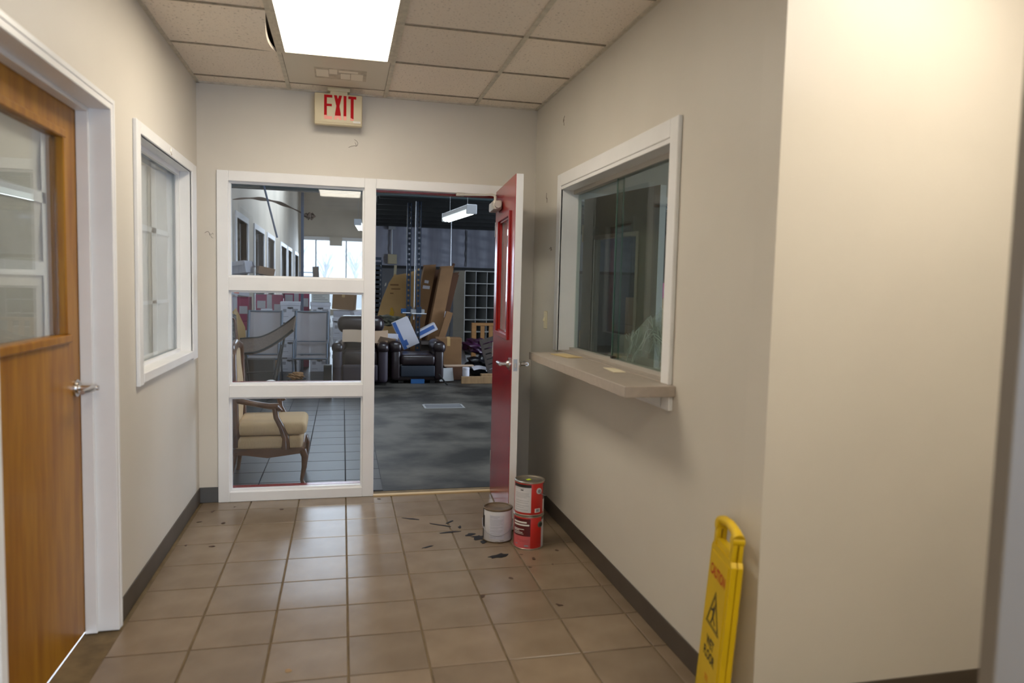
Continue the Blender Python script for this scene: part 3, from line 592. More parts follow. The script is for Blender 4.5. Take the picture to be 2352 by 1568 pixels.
SCR = [(-.70, .06, 'brown leaf scrap on the tiles below the glass screen corner'), (-.82, -.02, 'dark speck near the far baseboard corner'), (-.86, -.22, 'dark speck against the left baseboard'), (-.72, -.26, 'small scrap one tile off the left baseboard'),
       (-.86, -.62, 'large dark leaf scrap near the left baseboard'), (-.72, -.66, 'reddish leaf scrap on the left tiles'), (.22, .10, 'dark crumb at the foot of the white mullion'), (-.40, -.04, 'tiny crumb below the glass screen'),
       (.93, -1.06, 'brown crumb just in front of the two cans'), (.98, -1.13, 'black crumb in front of the red cans'), (.93, -1.24, 'round brown speck on the tiles before the cans'), (1.06, -1.22, 'black speck between red cans and right baseboard'),
       (.80, -1.36, 'dark crumb on the tiles right of the middle'), (1.14, -1.03, 'dark flake by the right baseboard'), (.62, -1.55, 'lone dark speck on the middle tiles'), (.95, -1.7, 'faint dark speck on the right tiles')]
for x, y, lb in SCR:
    mb = MB(); blob(mb, x, y, random.uniform(.005, .011), 9, 1.7, random.random()*3, .4); mb.build('leaf_scrap', 'dirt', None, label=lb, cat='debris', group='dirt scraps on the hall floor')
mb = MB(); blob(mb, -.22, -2.06, .011, 8, 1.3); mb.build('wood_chip', 'pine2', None, label='pale wood chip on the tiles nearest the camera', cat='debris')

# ---- wet floor sign leaning on the right wall
sy_ = 0.223; SF = Vector((1.190, -2.538, 0)); u_ = Vector((-math.sin(sy_), -math.cos(sy_), 0)); n_ = Vector((-math.cos(sy_), math.sin(sy_), 0))     # u along the face (far to near), n towards the hall
lean = 0.067
up_ = (Vector((0, 0, 1))*math.cos(lean)-n_*math.sin(lean)).normalized(); no_ = (n_*math.cos(lean)+Vector((0, 0, 1))*math.sin(lean)).normalized()
mid = SF+u_*.1175
SM = Matrix(((u_.x, up_.x, no_.x, mid.x), (u_.y, up_.y, no_.y, mid.y), (u_.z, up_.z, no_.z, 0.006), (0, 0, 0, 1)))   # local x across, y up, z out of the face
sg = thing('wet_floor_sign', (mid.x, mid.y, 0), 'folded yellow caution wet floor sign leaning on the right wall', 'floor sign')
hw = .1175
def sbox(nm, a, m, bev=.003, par=sg, seg=2): return MB(SM).box(*a, bev, seg).build(nm, m, par, smooth=True)
def panel(z0, z1, nm):
    outl = [(-hw, 0), (-hw*.62, 0), (-hw*.5, .085), (hw*.5, .085), (hw*.62, 0), (hw, 0), (hw*.93, .575), (hw*.84, .59), (-hw*.84, .59), (-hw*.93, .575)]
    return MB(SM).prism(outl, z1-z0, Matrix.Translation((0, 0, z0))).build(nm, 'yellow', sg)
panel(-.018, 0, 'front_panel'); panel(-.038, -.021, 'rear_panel')
MB(SM).prism([(-hw*.84, .10), (hw*.84, .10), (hw*.78, .565), (-hw*.78, .565)], .003, Matrix.Translation((0, 0, .0))).build('raised_face', 'yellow', sg)
for z0, z1 in ((-.017, -.001), (-.037, -.022)):
    for s_ in (-1, 1): sbox('handle_post', (s_*hw*.72-.014, s_*hw*.72+.014, .58, .665, z0, z1), 'yellow')
sbox('hinge_bar', (-hw*.62, hw*.62, 0.585, .612, -.034, -.004), 'yellow')
MB(SM).tube([(-hw*.82, .662, -.018), (-hw*.5, .678, -.018), (0, .684, -.018), (hw*.5, .678, -.018), (hw*.82, .662, -.018)], .016, 12, [.019, .016, .016, .016, .021]).build('handle_grip', 'yellow', sg, smooth=True)
for s_ in (-1, 1): MB(SM).cyl((s_*hw*.72, .655, -.038), (s_*hw*.72, .655, .001), .017, 16).build('hinge_knuckle', 'yellow', sg, smooth=True)
def stext(txt, size, y, m, sx=1.0, bold=.0015):
    vs, fs = text_mesh(txt, size, bold); mb = MB(SM)
    mb._add([(v.x*sx, v.y+y, .0036) for v in vs], fs); return mb.build('lettering', m, sg)
stext('CAUTION', .050, .490, 'signred', .70); stext('WET', .046, .255, 'signblack', .80); stext('FLOOR', .046, .212, 'signblack', .80); 
mb = MB(SM)
for k, z in ((-.012, 0), (0, 0), (.012, 0)): mb.prism([(-.03+k, .0), (-.024+k, .0), (-.024+k, .022), (-.03+k, .022)], .0006, Matrix.Translation((.025, .140, .0032)))
mb.prism([(-.02, 0), (.02, 0), (.02, .010), (-.02, .010)], .0006, Matrix.Translation((.01, .118, .0032)))
mb.build('maker_mark', 'signorange', sg)
def tri_ring(r0, r1): 
    mb = MB(SM); cen = (0, .365)
    P0 = [(cen[0]+r0*math.cos(R(a))*.95, cen[1]+r0*math.sin(R(a))) for a in (90, 210, 330)]; P1 = [(cen[0]+r1*math.cos(R(a))*.95, cen[1]+r1*math.sin(R(a))) for a in (90, 210, 330)]
    for i in range(3):
        j = (i+1) % 3; mb.prism([P0[i], P0[j], P1[j], P1[i]], .0006, Matrix.Translation((0, 0, .0032)))
    return mb
tri_ring(.086, .077).build('warning_triangle', 'signblack', sg); tri_ring(.070, .064).build('warning_triangle', 'signblack', sg)
mb = MB(SM)
for pts in ([(.012, .418), (.022, .413), (.018, .400), (.006, .405)], [(-.004, .400), (.012, .398), (.004, .362), (-.010, .366)], [(-.010, .366), (.004, .362), (.026, .345), (.020, .338)], [(.0, .392), (-.026, .382), (-.024, .375), (.0, .382)], [(-.006, .366), (-.022, .336), (-.014, .333), (.002, .362)]): mb.prism(pts, .0006, Matrix.Translation((0, 0, .0032)))
mb.build('slipping_figure', 'signblack', sg)

# ---- grey door standing open at the right edge of the view
g0, g1 = Vector((0.966, -3.890, 0)), Vector((1.765, -4.17, 0)); gd = (g1-g0); gl = gd.length; gd.normalize()
GM = Matrix(((gd.x, -gd.y, 0, g0.x), (gd.y, gd.x, 0, g0.y), (0, 0, 1, 0), (0, 0, 0, 1)))
d3 = thing('door_3', g1, **S); d3['label'] = 'plain grey door standing open at the right edge'
MB(GM).box(0, gl, 0, .044, .012, 2.10, .002).build('door_slab', 'greydoor', d3)
for z in (.25, 1.05, 1.85): MB(GM).cyl((gl+.006, .004, z-.05), (gl+.006, .004, z+.05), .008, 12).build('hinge', 'galv', d3, smooth=True)

# ---- entrance glass behind the camera
w4 = thing('window_4', (1.6, -7.6, 0), **S); w4['label'] = 'glazed entrance behind the camera'
for x in (.34, 1.18, 2.02, 2.86): bx('stile', x, x+.06, -7.68, -7.62, .05, 2.4, 'shopframe', w4)
for z in (.05, 2.34): bx('rail', .40, 2.86, -7.68, -7.62, z, z+.06, 'shopframe', w4)
for x in (.40, 1.24, 2.08): bx('pane', x, x+.78, -7.655, -7.65, .11, 2.34, 'glass', w4)

# ================================================================== OFFICE behind the service window
bx('floor_office', XR+.122, 4.3, YC+.12, 0.18, -.10, -.002, 'concrete', **S)
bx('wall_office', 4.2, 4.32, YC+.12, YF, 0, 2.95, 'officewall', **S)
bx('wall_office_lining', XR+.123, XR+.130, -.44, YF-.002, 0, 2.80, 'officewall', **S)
oh, oe = Vector((1.64, 0.150, 0)), Vector((1.822, -0.715, 0)); od = (oe-oh); ol = od.length; od.normalize()
OM = Matrix(((od.x, -od.y, 0, oh.x), (od.y, od.x, 0, oh.y), (0, 0, 1, 0), (0, 0, 0, 1)))
d4 = thing('door_4', oh, **S); d4['label'] = 'taupe office door standing open behind the service window'
oho = (.16, .66, 1.02, 1.80)
wallmesh(MB(OM), 'y', 0, .044, 0, ol, .012, 2.09, [oho]).build('door_slab', 'taupedoor', d4)
MB(OM).box(ol, ol+.002, 0, .044, .012, 2.09).build('edge_strip', 'trim', d4)
for a in ((oho[0]-.028, oho[0], oho[2]-.028, oho[3]+.028), (oho[1], oho[1]+.028, oho[2]-.028, oho[3]+.028), (oho[0], oho[1], oho[3], oho[3]+.028), (oho[0], oho[1], oho[2]-.028, oho[2])):
    MB(OM).box(a[0], a[1], -.010, 0, a[2], a[3], .002).build('lite_frame', 'laminate', d4)
MB(OM).box(oho[0]+.001, oho[1]-.001, .018, .023, oho[2]+.001, oho[3]-.001).build('pane', 'glass', d4)
for z in (.25, 1.1, 1.85): MB(OM).box(-.012, .0, -.006, .03, z-.06, z+.06).build('hinge', 'brass', d4)
t5 = thing('trim_5', (2.06, .24, 0), **S)
for a in ((1.585, 1.625, 0, 2.14), (2.495, 2.535, 0, 2.14), (1.625, 2.495, 2.095, 2.14)): bx('casing', a[0], a[1], .165, .304, a[2], a[3], 'trim', t5)
cb_ = thing('office_counter', (1.65, -1.25, 0), 'dim counter inside the office under the sliding glass', 'counter')
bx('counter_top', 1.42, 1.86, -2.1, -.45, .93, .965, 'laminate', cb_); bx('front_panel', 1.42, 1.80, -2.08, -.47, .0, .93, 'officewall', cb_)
def crumple(u, v):
    x = 1.46+.34*u; y = -1.95+1.25*v
    h = max(0, math.sin(math.pi*u))**.5*max(0, math.sin(math.pi*v))**.6
    n = .5+.5*math.sin(9*u+13*v)*math.sin(17*v-6*u+1.3)+.25*math.sin(31*u+23*v)
    return (x+.03*math.sin(19*v+7*u), y+.03*math.sin(15*u), .975+h*(.13+.22*n*(.85+.5*v)))
MB().sheet(crumple, 26, 44).build('plastic_sheet', 'plastic', None, label='crumpled clear plastic sheeting heaped behind the sliding glass', cat='plastic sheet')

M['crinkle'] = mat('polythene_fold_glint', (0.82, 0.84, 0.82), 0.12, spec=0.8)  # white strands stand in for glints along the plastic folds
ps_ = bpy.data.objects['plastic_sheet']; rc_ = random.Random(12)
for k in range(44):
    u0, v0 = rc_.uniform(.12, .75), rc_.uniform(.08, .8); du, dv = rc_.uniform(-.25, .25), rc_.uniform(-.16, .16)
    q = [Vector(crumple(min(.97, max(.03, u0+du*i/6+.02*math.sin(i*2.1+k))), min(.97, max(.03, v0+dv*i/6))))+Vector((-.004, 0, .006)) for i in range(7)]
    MB().tube(q, .0022, 5, [.0005, .0014, .002, .0012, .002, .0013, .0005]).build('fold_glint', 'crinkle', ps_, smooth=True)

# ================================================================== WAREHOUSE shell
WX = -2.0
fw = bx('floor_warehouse', -4.6, 8.1, 0.30, 30.3, -.12, -.003, 'concrete', **S)
bx('floor_tiled_strip', WX, 0.262, 0.30, 20, -.012, -.0025, 'wgrout', **S)
ft = bx('floor_tile_bed', WX, 0.262, 0.302, 12.2, -.0025, -.0020, 'wgrout', **S)
tiles(ft, WX, 0.262, 0.305, 3.6576, 'wtile', -6, 1, 1, 12, gap=.003, top=.0025)
tf = MB()
for i in range(-7, 1):
    for j in range(12, 40): tf.box(max(i*TS, WX)+.003, min((i+1)*TS, .262)-.003, j*TS+.003, (j+1)*TS-.003, -.002, .0025)
tf.build('tile_field', 'wtile', ft, kind='stuff')
hf = thing('floor_hatch', (1.17, 3.87, -.003), 'rectangular floor hatch with a pale worn rim in the warehouse concrete', 'hatch')
for a in ((.93, 1.42, 3.70, 3.73), (.95, 1.40, 3.99, 4.02), (.93, .955, 3.73, 3.99), (1.395, 1.42, 3.73, 3.99)): bx('rim', *a, -.003, .001, 'greymetal2', hf)
bx('cover', .957, 1.393, 3.732, 3.988, -.003, -.001, 'whwall', hf)
WIN = [(9.78, 11.4), (12.7, 14.7), (15.6, 17.6), (20.0, 22.4), (23.1, 25.0), (27.0, 29.4)]
wallmesh(MB(), 'x', WX-.12, WX, .30, 30.3, 0, 6.2, [(a, b, .9, 2.66) for a, b in WIN]).build('wall_warehouse_left', 'gypsum', **S)
for i, (a, b) in enumerate(WIN):
    w = thing('window_%d' % (5+i), (WX, (a+b)/2, .9), **S); w['label'] = 'white framed opening in the long plaster wall'
    for q in ((a-.12, a, .8, 2.78), (b, b+.12, .8, 2.78), (a, b, 2.66, 2.78), (a, b, .8, .9)): bx('casing', WX-.13, WX+.03, *q, 'winwhite', w)
bx('wall_backroom', -4.6, -4.5, .30, 30.3, 0, 3.4, 'gypsum', **S); bx('ceiling_backroom', -4.6, WX-.12, .30, 30.3, 3.3, 3.4, 'gypsum', **S)
SHX = [(-1.83, -1.27), (-1.21, .12), (.18, 1.0)]
wallmesh(MB(), 'y', 30.2, 30.32, -4.6, 8.1, 0, 6.2, [(-1.86, 1.03, .25, 3.46)]).build('wall_warehouse_end', 'gypsum', **S)
w = thing('window_11', (-.4, 30.2, .25), **S); w['label'] = 'bright shopfront glazing at the far end of the warehouse'
for x in (-1.86, -1.25, .13, 1.0): bx('mullion', x-.02, x+.04, 30.18, 30.28, .25, 3.46, 'shopframe', w)
for a, b in SHX: bx('pane', a, b, 30.22, 30.225, .3, 3.46, 'glass', w)
bx('header', -1.9, 1.05, 30.14, 30.30, 3.46, 3.62, 'winwhite', w)
bx('hanging_panel', -.62, -.05, 30.05, 30.12, 3.22, 3.62, 'gypsum', w)
MB().prism([(.72, 13.0), (.84, 13.0), (1.14, 30.2), (1.02, 30.2)], 6.2).build('wall_partition', 'gypsum', **S)
bx('wall_warehouse_back', .72, 8.1, 13.0, 13.12, 0, 6.2, 'whwall', **S)
wallmesh(MB(), 'x', 8.0, 8.12, .30, 30.3, 0, 6.2, [(2.1, 6.3, 0, 3.8)]).build('wall_warehouse_right', 'whwall', **S)  # unseen opening added beside the side fill
wallmesh(MB(), 'x', -2.82, -2.7, -7.72, .30, 0, 2.95, []).build('wall_side_room', 'officewall', **S)
mb = MB()
for a in ((-2.12, 8.12, .18, 2.1), (-2.12, .1, 2.1, 4.3), (2.3, 8.12, 2.1, 4.3), (-2.12, 8.12, 4.3, 13), (-2.12, -1.6, 13, 21), (.4, 8.12, 13, 21), (-2.12, 8.12, 21, 30.3)): mb.box(*a, 6.1, 6.2)
mb.build('ceiling_warehouse', 'roof', **S)  # roof gaps added above the overhead fills
bx('trim_12', .72, 8.0, 12.94, 13.0, 1.86, 1.93, 'blacksteel', **S)
def blanket(u, v):
    x = .74+7.2*u; z = 1.93+.93*v
    return (x, 12.95-.03*abs(math.sin(u*7.2/1.2*math.pi))-.012*math.sin(v*22+u*30)-.016*math.sin(u*95), z)
MB().sheet(blanket, 120, 16).build('insulation_blanket', 'insul', None, smooth=True, label='pale blue-grey insulation blanket hung along the back wall', cat='insulation')
for x in (2.95, 4.4): MB().box(x-.012, x+.012, 12.89, 12.91, 1.95, 2.84).build('seam_batten', 'whwall', None, label='thin dark upright seam over the insulation at %s' % ('its visible middle' if x < 3 else 'its hidden right end'), cat='batten')
bm_ = thing('steel_beam', (2, 6.4, 2.80), 'dark teal steel beam spanning the warehouse overhead', 'beam')
bx('flange', WX, 8, 6.32, 6.48, 2.80, 2.815, 'steel', bm_); bx('web', WX, 8, 6.39, 6.41, 2.815, 2.95, 'steel', bm_); bx('flange', WX, 8, 6.32, 6.48, 2.95, 2.965, 'steel', bm_)
dk = thing('mezzanine_deck', (4.3, 9.7, 2.86), 'black mezzanine deck over the cardboard and shelves', 'deck')
bx('deck_plate', .55, 7.96, 6.42, 12.9, 2.99, 3.02, 'blacksteel', dk)
for y in (7.3, 8.2, 9.1, 10.0, 10.9, 11.8, 12.7): bx('joist', .55, 7.96, y-.04, y+.04, 2.86, 2.99, 'blacksteel', dk)
post = thing('steel_post', (-.62, 6.55, 0), 'thin dark blue steel post rising to the beam behind the left glass', 'post')
bx('shaft', -.64, -.60, 6.53, 6.57, .01, 2.80, 'rod', post); bx('base_plate', -.68, -.56, 6.49, 6.61, -.002, .012, 'rod', post)
MB().cyl((-1.16, 6.3, 2.90), (-.96, 6.3, 2.10), .014, 10).build('hanging_rod', 'rod', None, label='slanting blue rod hanging from the steel beam', cat='rod')
def strip(u, v):
    x = -1.60+1.12*u; z = 2.60+.10*math.sin(u*math.pi*.9+.45)-.17*u*u
    w_ = .012+.03*math.sin(math.pi*min(1, u*1.05))
    return (x, 6.6-.25*(u-.5)**2, z+(v-.5)*w_*(1+.4*math.sin(23*u)))
MB().sheet(strip, 40, 2, .008).build('torn_strip', 'tornstrip', None, label='torn brown strip sagging overhead behind the upper left pane', cat='strip')
MB().sheet(lambda u, v: (-.605+.18*u, 6.60, 2.46+.06*math.sin(7*u+9*v)*u*(1-u)*4+(v-.5)*.05*(1-u)), 10, 4, .008).build('torn_rag', 'tornstrip', None, label='ragged brown scrap hanging at the end of the sagging strip', cat='rag')
# strip lights
def striplight(c, L, rz, lens, tilt, label, hang=.30):
    T = T4(c, rz, tilt); t = thing('strip_light', Vector(c), label, 'strip light', 'strip lights in the warehouse')
    MB(T).box(-L/2, L/2, -.055, .055, .02, .085, .008).build('housing', 'fixture', t)
    for s_ in (-1, 1): MB(T).box(s_*L/2-.012, s_*L/2+.012, -.065, .065, -.03, .085, .006).build('end_cap', 'fixture', t)
    MB(T).prism([(-.065, .02), (-.05, -.02), (.05, -.02), (.065, .02)], L-.03, Matrix.Translation((-L/2+.015, 0, 0)) @ Matrix.Rotation(R(90), 4, 'Z') @ Matrix.Rotation(R(90), 4, 'X')).build('diffuser', 'tubedim' if lens == 'tubedim' else 'tubelight', t)
    for s_ in (-.7, .7): MB(T).cyl((s_*L/2, 0, .085), (s_*L/2, 0, hang), .003, 6).build('hanger', 'galv', t)
    for s_ in (-1, 1): MB(T).cyl((-L/2+.03, s_*.025, -.022), (L/2-.03, s_*.025, -.022), .012, 8).build('tube', 'tubelight' if s_ < 0 or lens != 'tubedim' else 'tubedim', t)
striplight((1.415, 4.5, 2.36), 1.24, 96, 'tubedim', 0, 'strip light hanging in the doorway, one tube lit', 3.74)
striplight((.27, 9.0, 2.52), 1.24, 86, 'tubelight', 0, 'lit strip light seen end-on through the upper left pane', 3.59)

# conduit and junction boxes on the back wall
cd = thing('conduit', (1.11, 12.85, 1.95), 'grey conduit with a cream box dropping down the back wall', 'conduit')
MB().cyl((1.12, 12.86, 2.20), (1.12, 12.86, 2.84), .022, 10).build('pipe', 'galv', cd, smooth=True); bx('junction_box', 1.03, 1.24, 12.80, 12.87, 1.96, 2.19, 'creambox', cd, bev=.004)
bx('box_lid', 1.05, 1.24, 12.79, 12.80, 1.97, 2.16, 'creambox', cd); bx('upper_box', 1.04, 1.20, 12.78, 12.88, 2.78, 2.85, 'galv', cd)
MB(T4((1.09, 12.5, 0), 0, 0, 3)).box(-.03, .03, -.01, .01, 0, 1.93).build('wood_batten', 'creambox', None, label='cream wooden batten standing under the junction box', cat='batten')
MB().cyl((2.03, 9.3, -.003), (2.03, 9.3, 2.86), .010, 8).build('drop_wire', 'galv', None, label='thin pale pole hanging in front of the insulation', cat='pole')
# rack uprights with punched holes
def upright(x, y, w, z1, m, label, thin=None):
    t = thing('rack_upright', (x, y, 0), label, 'rack upright', 'perforated rack uprights')
    for s_ in (-1, 1): bx('flange', x+s_*w/2-.009, x+s_*w/2+.009, y-.03, y+.03, 0, z1, m, t)
    mb = MB(); z = .03
    while z < z1: mb.box(x-w/2, x+w/2, y-.006, y+.006, z, z+.052); z += .085
    mb.build('punched_web', m, t, kind='stuff')
    if thin: MB().cyl((x-w/2-.045, y-.05, .9), (x-w/2-.035, y-.05, z1), .009, 8).build('brace_rod', 'galv', t)
    return t
for x, y, lb, th in ((1.035, 7.25, 'dark perforated rack upright on the left of the pair', None), (1.17, 7.0, 'dark perforated rack upright on the right of the pair, beside a pale rod', 1)):
    t = upright(x, y, .052, 2.80, 'bluesteel', lb, th)
    br = MB().box(x-.12, x+.10, y-.07, y+.03, .99, 1.07, .006).build('clamp', 'bluebracket' if not th else 'galv', t)
    MB().cyl((x-.10, y-.09, 1.0), (x+.13, y-.09, 1.0), .010, 8).build('clamp_bolt', 'galv', br); MB().box(x-.035, x+.05, y-.09, y-.06, .95, 1.11, .004).build('clamp_plate', 'bluesteel', br)
upright(.60, 8.6, .12, 1.9, 'bluesteel', 'grey rack upright right beside the door mullion')

# pigeonhole shelf
cx0, cy0, crz = 2.17, 8.35, 13
CT = T4((cx0, cy0, 0), crz); nc, nr, cs, dep = 5, 7, .225, .55
ps = thing('pigeonhole_shelf', (cx0+.5, cy0+.2, 0), 'tall grey metal pigeonhole shelf with open square compartments', 'shelf')
def cbx(nm, a, m, bev=0): return MB(CT).box(*a, bev).build(nm, m, ps)
wS, hS = nc*cs, nr*cs
for k in range(nr): cbx('side_panel', (-.012, 0, 0, dep, .17+k*cs+.002, .17+(k+1)*cs-.002), 'greymetal')
cbx('side_panel', (wS, wS+.012, 0, dep, .17, .17+hS), 'greymetal'); cbx('back_panel', (0, wS, dep-.01, dep, .17, .17+hS), 'greymetal2'); cbx('plinth', (-.012, wS+.012, .01, dep, 0, .17), 'greymetal2')
for k in range(nr+1): cbx('shelf_board', (0, wS, 0, dep-.01, .17+k*cs-.006, .17+k*cs+.006), 'greymetal')
for i in range(1, nc):
    for k in range(nr): cbx('divider', (i*cs-.004, i*cs+.004, .02, dep-.01, .17+k*cs+.006, .17+(k+1)*cs-.006), 'greymetal2')
MB(T4((1.98, 8.9, 1.70), 0, 0, 16)).box(-.022, .022, -.02, .02, -1.7/math.cos(R(16))+.01, .20).build('wood_stake', 'card3', None, label='dark wooden stake poking up beside the pigeonhole shelf', cat='stake')

# leaning cardboard
def lean_poly(name, pts, y, th, m, label, cat, group=None, lean=8):
    Tm = T4((0, y, 0)) @ Matrix.Rotation(R(-lean), 4, 'X') @ Matrix(((1, 0, 0, 0), (0, 0, 1, 0), (0, 1, 0, 0), (0, 0, 0, 1)))
    return Tm, thing(name, (sum(p[0] for p in pts)/len(pts), y, 0), label, cat, group)
pts = [(.60, .02), (.57, .85), (.66, 1.20), (.78, 1.50), (.885, 1.665), (.91, 1.64), (1.08, 1.675), (1.22, 1.72), (1.34, 1.80), (1.30, 1.30), (1.22, .70), (1.14, .02)]
Tm, gc = lean_poly('cardboard_carton', pts, 8.15, .05, 'card', 'huge tan flattened carton leaning against the wall behind the rack uprights', 'carton', 'tall leaning cartons', 5)
MB(Tm).prism(pts, .06).build('panel', 'card', gc)
for a in ((.80, .95, 1.45, 1.475), (.82, .98, 1.38, 1.40), (.80, .86, 1.30, 1.32), (.96, 1.02, .86, .88)): MB(Tm).prism([(a[0], a[2]), (a[1], a[2]), (a[1], a[3]), (a[0], a[3])], .002, Matrix.Translation((0, 0, -.002))).build('print_mark', 'card2', gc)
MB(Tm).prism([(.70, 1.43), (.73, 1.45), (.735, 1.50), (.715, 1.49)], .002, Matrix.Translation((0, 0, -.003))).build('torn_patch', 'tape', gc)
tg = thing('hang_tag', (.82, 7.66, .9), 'yellow hang tag on the face of the huge tan carton', 'tag')
MB(Tm).prism([(.785, .88), (.86, .88), (.875, .98), (.855, 1.0), (.86, 1.02), (.84, 1.055), (.815, 1.055), (.80, 1.02), (.815, .99), (.795, .98)], .003, Matrix.Translation((0, 0, -.008))).build('tag_card', 'yellowtag', tg)
def slant_carton(xt, xb, zt, w, y, d, m, label, dark=None, labels=()):
    t = thing('cardboard_carton', ((xb+w/2), y, 0), label, 'carton', 'tall leaning cartons')
    P = [(xb, .01), (xb+w, .01), (xt+w, zt), (xt, zt)]
    Tm = T4((0, y, 0)) @ Matrix(((1, 0, 0, 0), (0, 0, 1, 0), (0, 1, 0, 0), (0, 0, 0, 1)))
    MB(Tm).prism(P, d).build('body', m, t)
    MB(Tm).prism([(xt+.01, zt), (xt+w, zt), (xt+w+.02, zt+.05), (xt-.02, zt+.03)], .004, Matrix.Translation((0, 0, d*.6))).build('flap', m, t)
    for (f, g, ww, hh) in labels:
        xq = xb+(xt-xb)*g+w*f; zq = zt*g; MB(Tm).prism([(xq, zq), (xq+ww, zq-.01), (xq+ww+.008, zq+hh-.01), (xq+.008, zq+hh)], .002, Matrix.Translation((0, 0, -.003))).build('shipping_label', 'white', t)
slant_carton(1.345, 1.02, 1.78, .20, 7.70, .22, 'card2', 'tall brown carton with two white labels leaning right of the huge tan one', labels=((.25, .845, .07, .05), (.20, .79, .12, .055)))
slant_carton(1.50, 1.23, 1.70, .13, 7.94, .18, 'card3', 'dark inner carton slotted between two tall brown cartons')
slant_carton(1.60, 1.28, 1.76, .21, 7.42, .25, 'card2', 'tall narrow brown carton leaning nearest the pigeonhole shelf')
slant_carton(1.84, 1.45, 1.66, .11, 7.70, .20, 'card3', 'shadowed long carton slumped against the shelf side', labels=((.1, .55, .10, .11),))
MB(T4((1.62, 7.35, .62), 0, 0, 17)).box(-.055, .055, -.04, .04, -.60, .42, .004).build('cardboard_tube', 'card2', None, label='long brown cardboard tube box leaning below the shadowed carton', cat='carton', group='tall leaning cartons')
# generic cartons
def carton(name, c, size, rz, m, label, cat='box', group=None, rx=0, ry=0, lid=None, stripe=None, hole=None, lines=(), tape=None, openf=False, extra=()):
    T = T4(c, rz, rx, ry); sx, sy, sz = size; t = thing(name, Vector(c), label, cat, group)
    if openf:
        w_ = .006
        for a in ((-sx/2, sx/2, -sy/2, -sy/2+w_, 0, sz), (-sx/2, sx/2, sy/2-w_, sy/2, 0, sz), (-sx/2, -sx/2+w_, -sy/2+w_, sy/2-w_, 0, sz), (sx/2-w_, sx/2, -sy/2+w_, sy/2-w_, 0, sz)): MB(T).box(*a).build('side', m, t)
        MB(T).box(-sx/2, sx/2, -sy/2, sy/2, 0, .006).build('bottom', m, t)
        MB(T @ Matrix.Translation((0, sy/2, sz)) @ Matrix.Rotation(R(-35), 4, 'X')).box(-sx/2, sx/2, 0, sy*.5, 0, .005).build('flap', m, t)
        MB(T @ Matrix.Translation((0, -sy/2, sz)) @ Matrix.Rotation(R(40), 4, 'X')).box(-sx/2, sx/2, -sy*.35, 0, 0, .005).build('flap', m, t)
    else: MB(T).box(-sx/2, sx/2, -sy/2, sy/2, 0, sz-(.001 if lid else 0), .004).build('body', m, t)
    if lid: MB(T).box(-sx/2-.008, sx/2+.008, -sy/2-.008, sy/2+.008, sz-.055, sz+.004, .004).build('lid', lid, t)
    f = -sy/2-.0015
    if stripe:
        z0, z1, mm = stripe; MB(T).box(-sx/2-.001, sx/2+.001, f, sy/2+.001, z0*sz, z1*sz).build('stripe', mm, t)
    if hole: MB(T).box(-.045, .045, f-.001, -sy/2+.004, hole*sz, hole*sz+.028, .010, 2).build('hand_hole', 'print', t)
    for (x0, x1, z0, z1, mm) in lines: MB(T).box(x0*sx, x1*sx, f-(.010 if lid and z1 > .8 else 0), -sy/2, z0*sz, z1*sz).build('print_mark', mm, t)
    if tape: MB(T).box(-.025, .025, f, sy/2+.001, sz*.8, sz+.0015).build('tape', tape, t)
    return t
# --- right hand group (through the doorway)
carton('white_carton', (1.045, 6.74, .49), (.27, .19, .46), 0, 'white', 'big white carton with a blue stripe tipped over behind the recliner', ry=-25, lines=((-.47, -.27, 0.0, 1.0, 'bluestripe'), (-.27, -.10, .10, .30, 'bluestripe')))
carton('white_carton', (.71, 6.70, .435), (.22, .18, .25), 6, 'white', 'white carton with a green mark between recliner and striped carton', lines=((-.12, .10, .16, .30, 'greenprint'), (.26, .36, .20, .27, 'print')))
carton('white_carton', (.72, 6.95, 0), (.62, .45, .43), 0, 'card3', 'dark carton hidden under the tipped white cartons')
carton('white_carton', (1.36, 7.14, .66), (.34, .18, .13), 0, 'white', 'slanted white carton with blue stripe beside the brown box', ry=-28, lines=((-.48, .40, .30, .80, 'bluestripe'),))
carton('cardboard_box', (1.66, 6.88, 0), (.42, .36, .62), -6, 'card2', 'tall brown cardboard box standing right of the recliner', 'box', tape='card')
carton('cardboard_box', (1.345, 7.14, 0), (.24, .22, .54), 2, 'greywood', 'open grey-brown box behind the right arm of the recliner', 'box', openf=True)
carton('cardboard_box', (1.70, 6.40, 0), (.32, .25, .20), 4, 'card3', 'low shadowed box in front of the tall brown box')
carton('white_carton', (1.96, 7.12, 0), (.20, .05, .52), -10, 'white', 'small white carton leaning right of the tall brown box', ry=-14, lines=((-.2, .0, .3, .4, 'print'),))
MB(T4((1.72, 6.15, .232), 2)).box(-.23, .23, -.05, .05, 0, .018).build('pale_lath', 'palecard', None, label='pale slat lying across the low shadowed box', cat='slat')
pl = bx('pine_plank', 1.72, 2.62, 5.84, 5.90, -.001, .105, 'pine2', None, bev=.003, label='pine plank on edge on the floor near the red door', cat='plank')
bx('pine_plank', 2.04, 2.75, 5.95, 6.05, -.001, .13, 'pine2', None, bev=.003, label='second pine board behind the floor plank', cat='plank')
bk = thing('white_jar', (1.81, 6.0, 0), 'white plastic jar standing behind the pine plank', 'jar')
MB().lathe([(0, .01), (.050, .01), (.054, .02), (.054, .195), (.050, .20)], (1.81, 6.0, 0), 24).build('body', 'white', bk, smooth=True); MB().lathe([(.056, .198), (.056, .225), (.050, .230), (0, .230)], (1.81, 6.0, 0), 24).build('lid', 'white', bk, smooth=True)
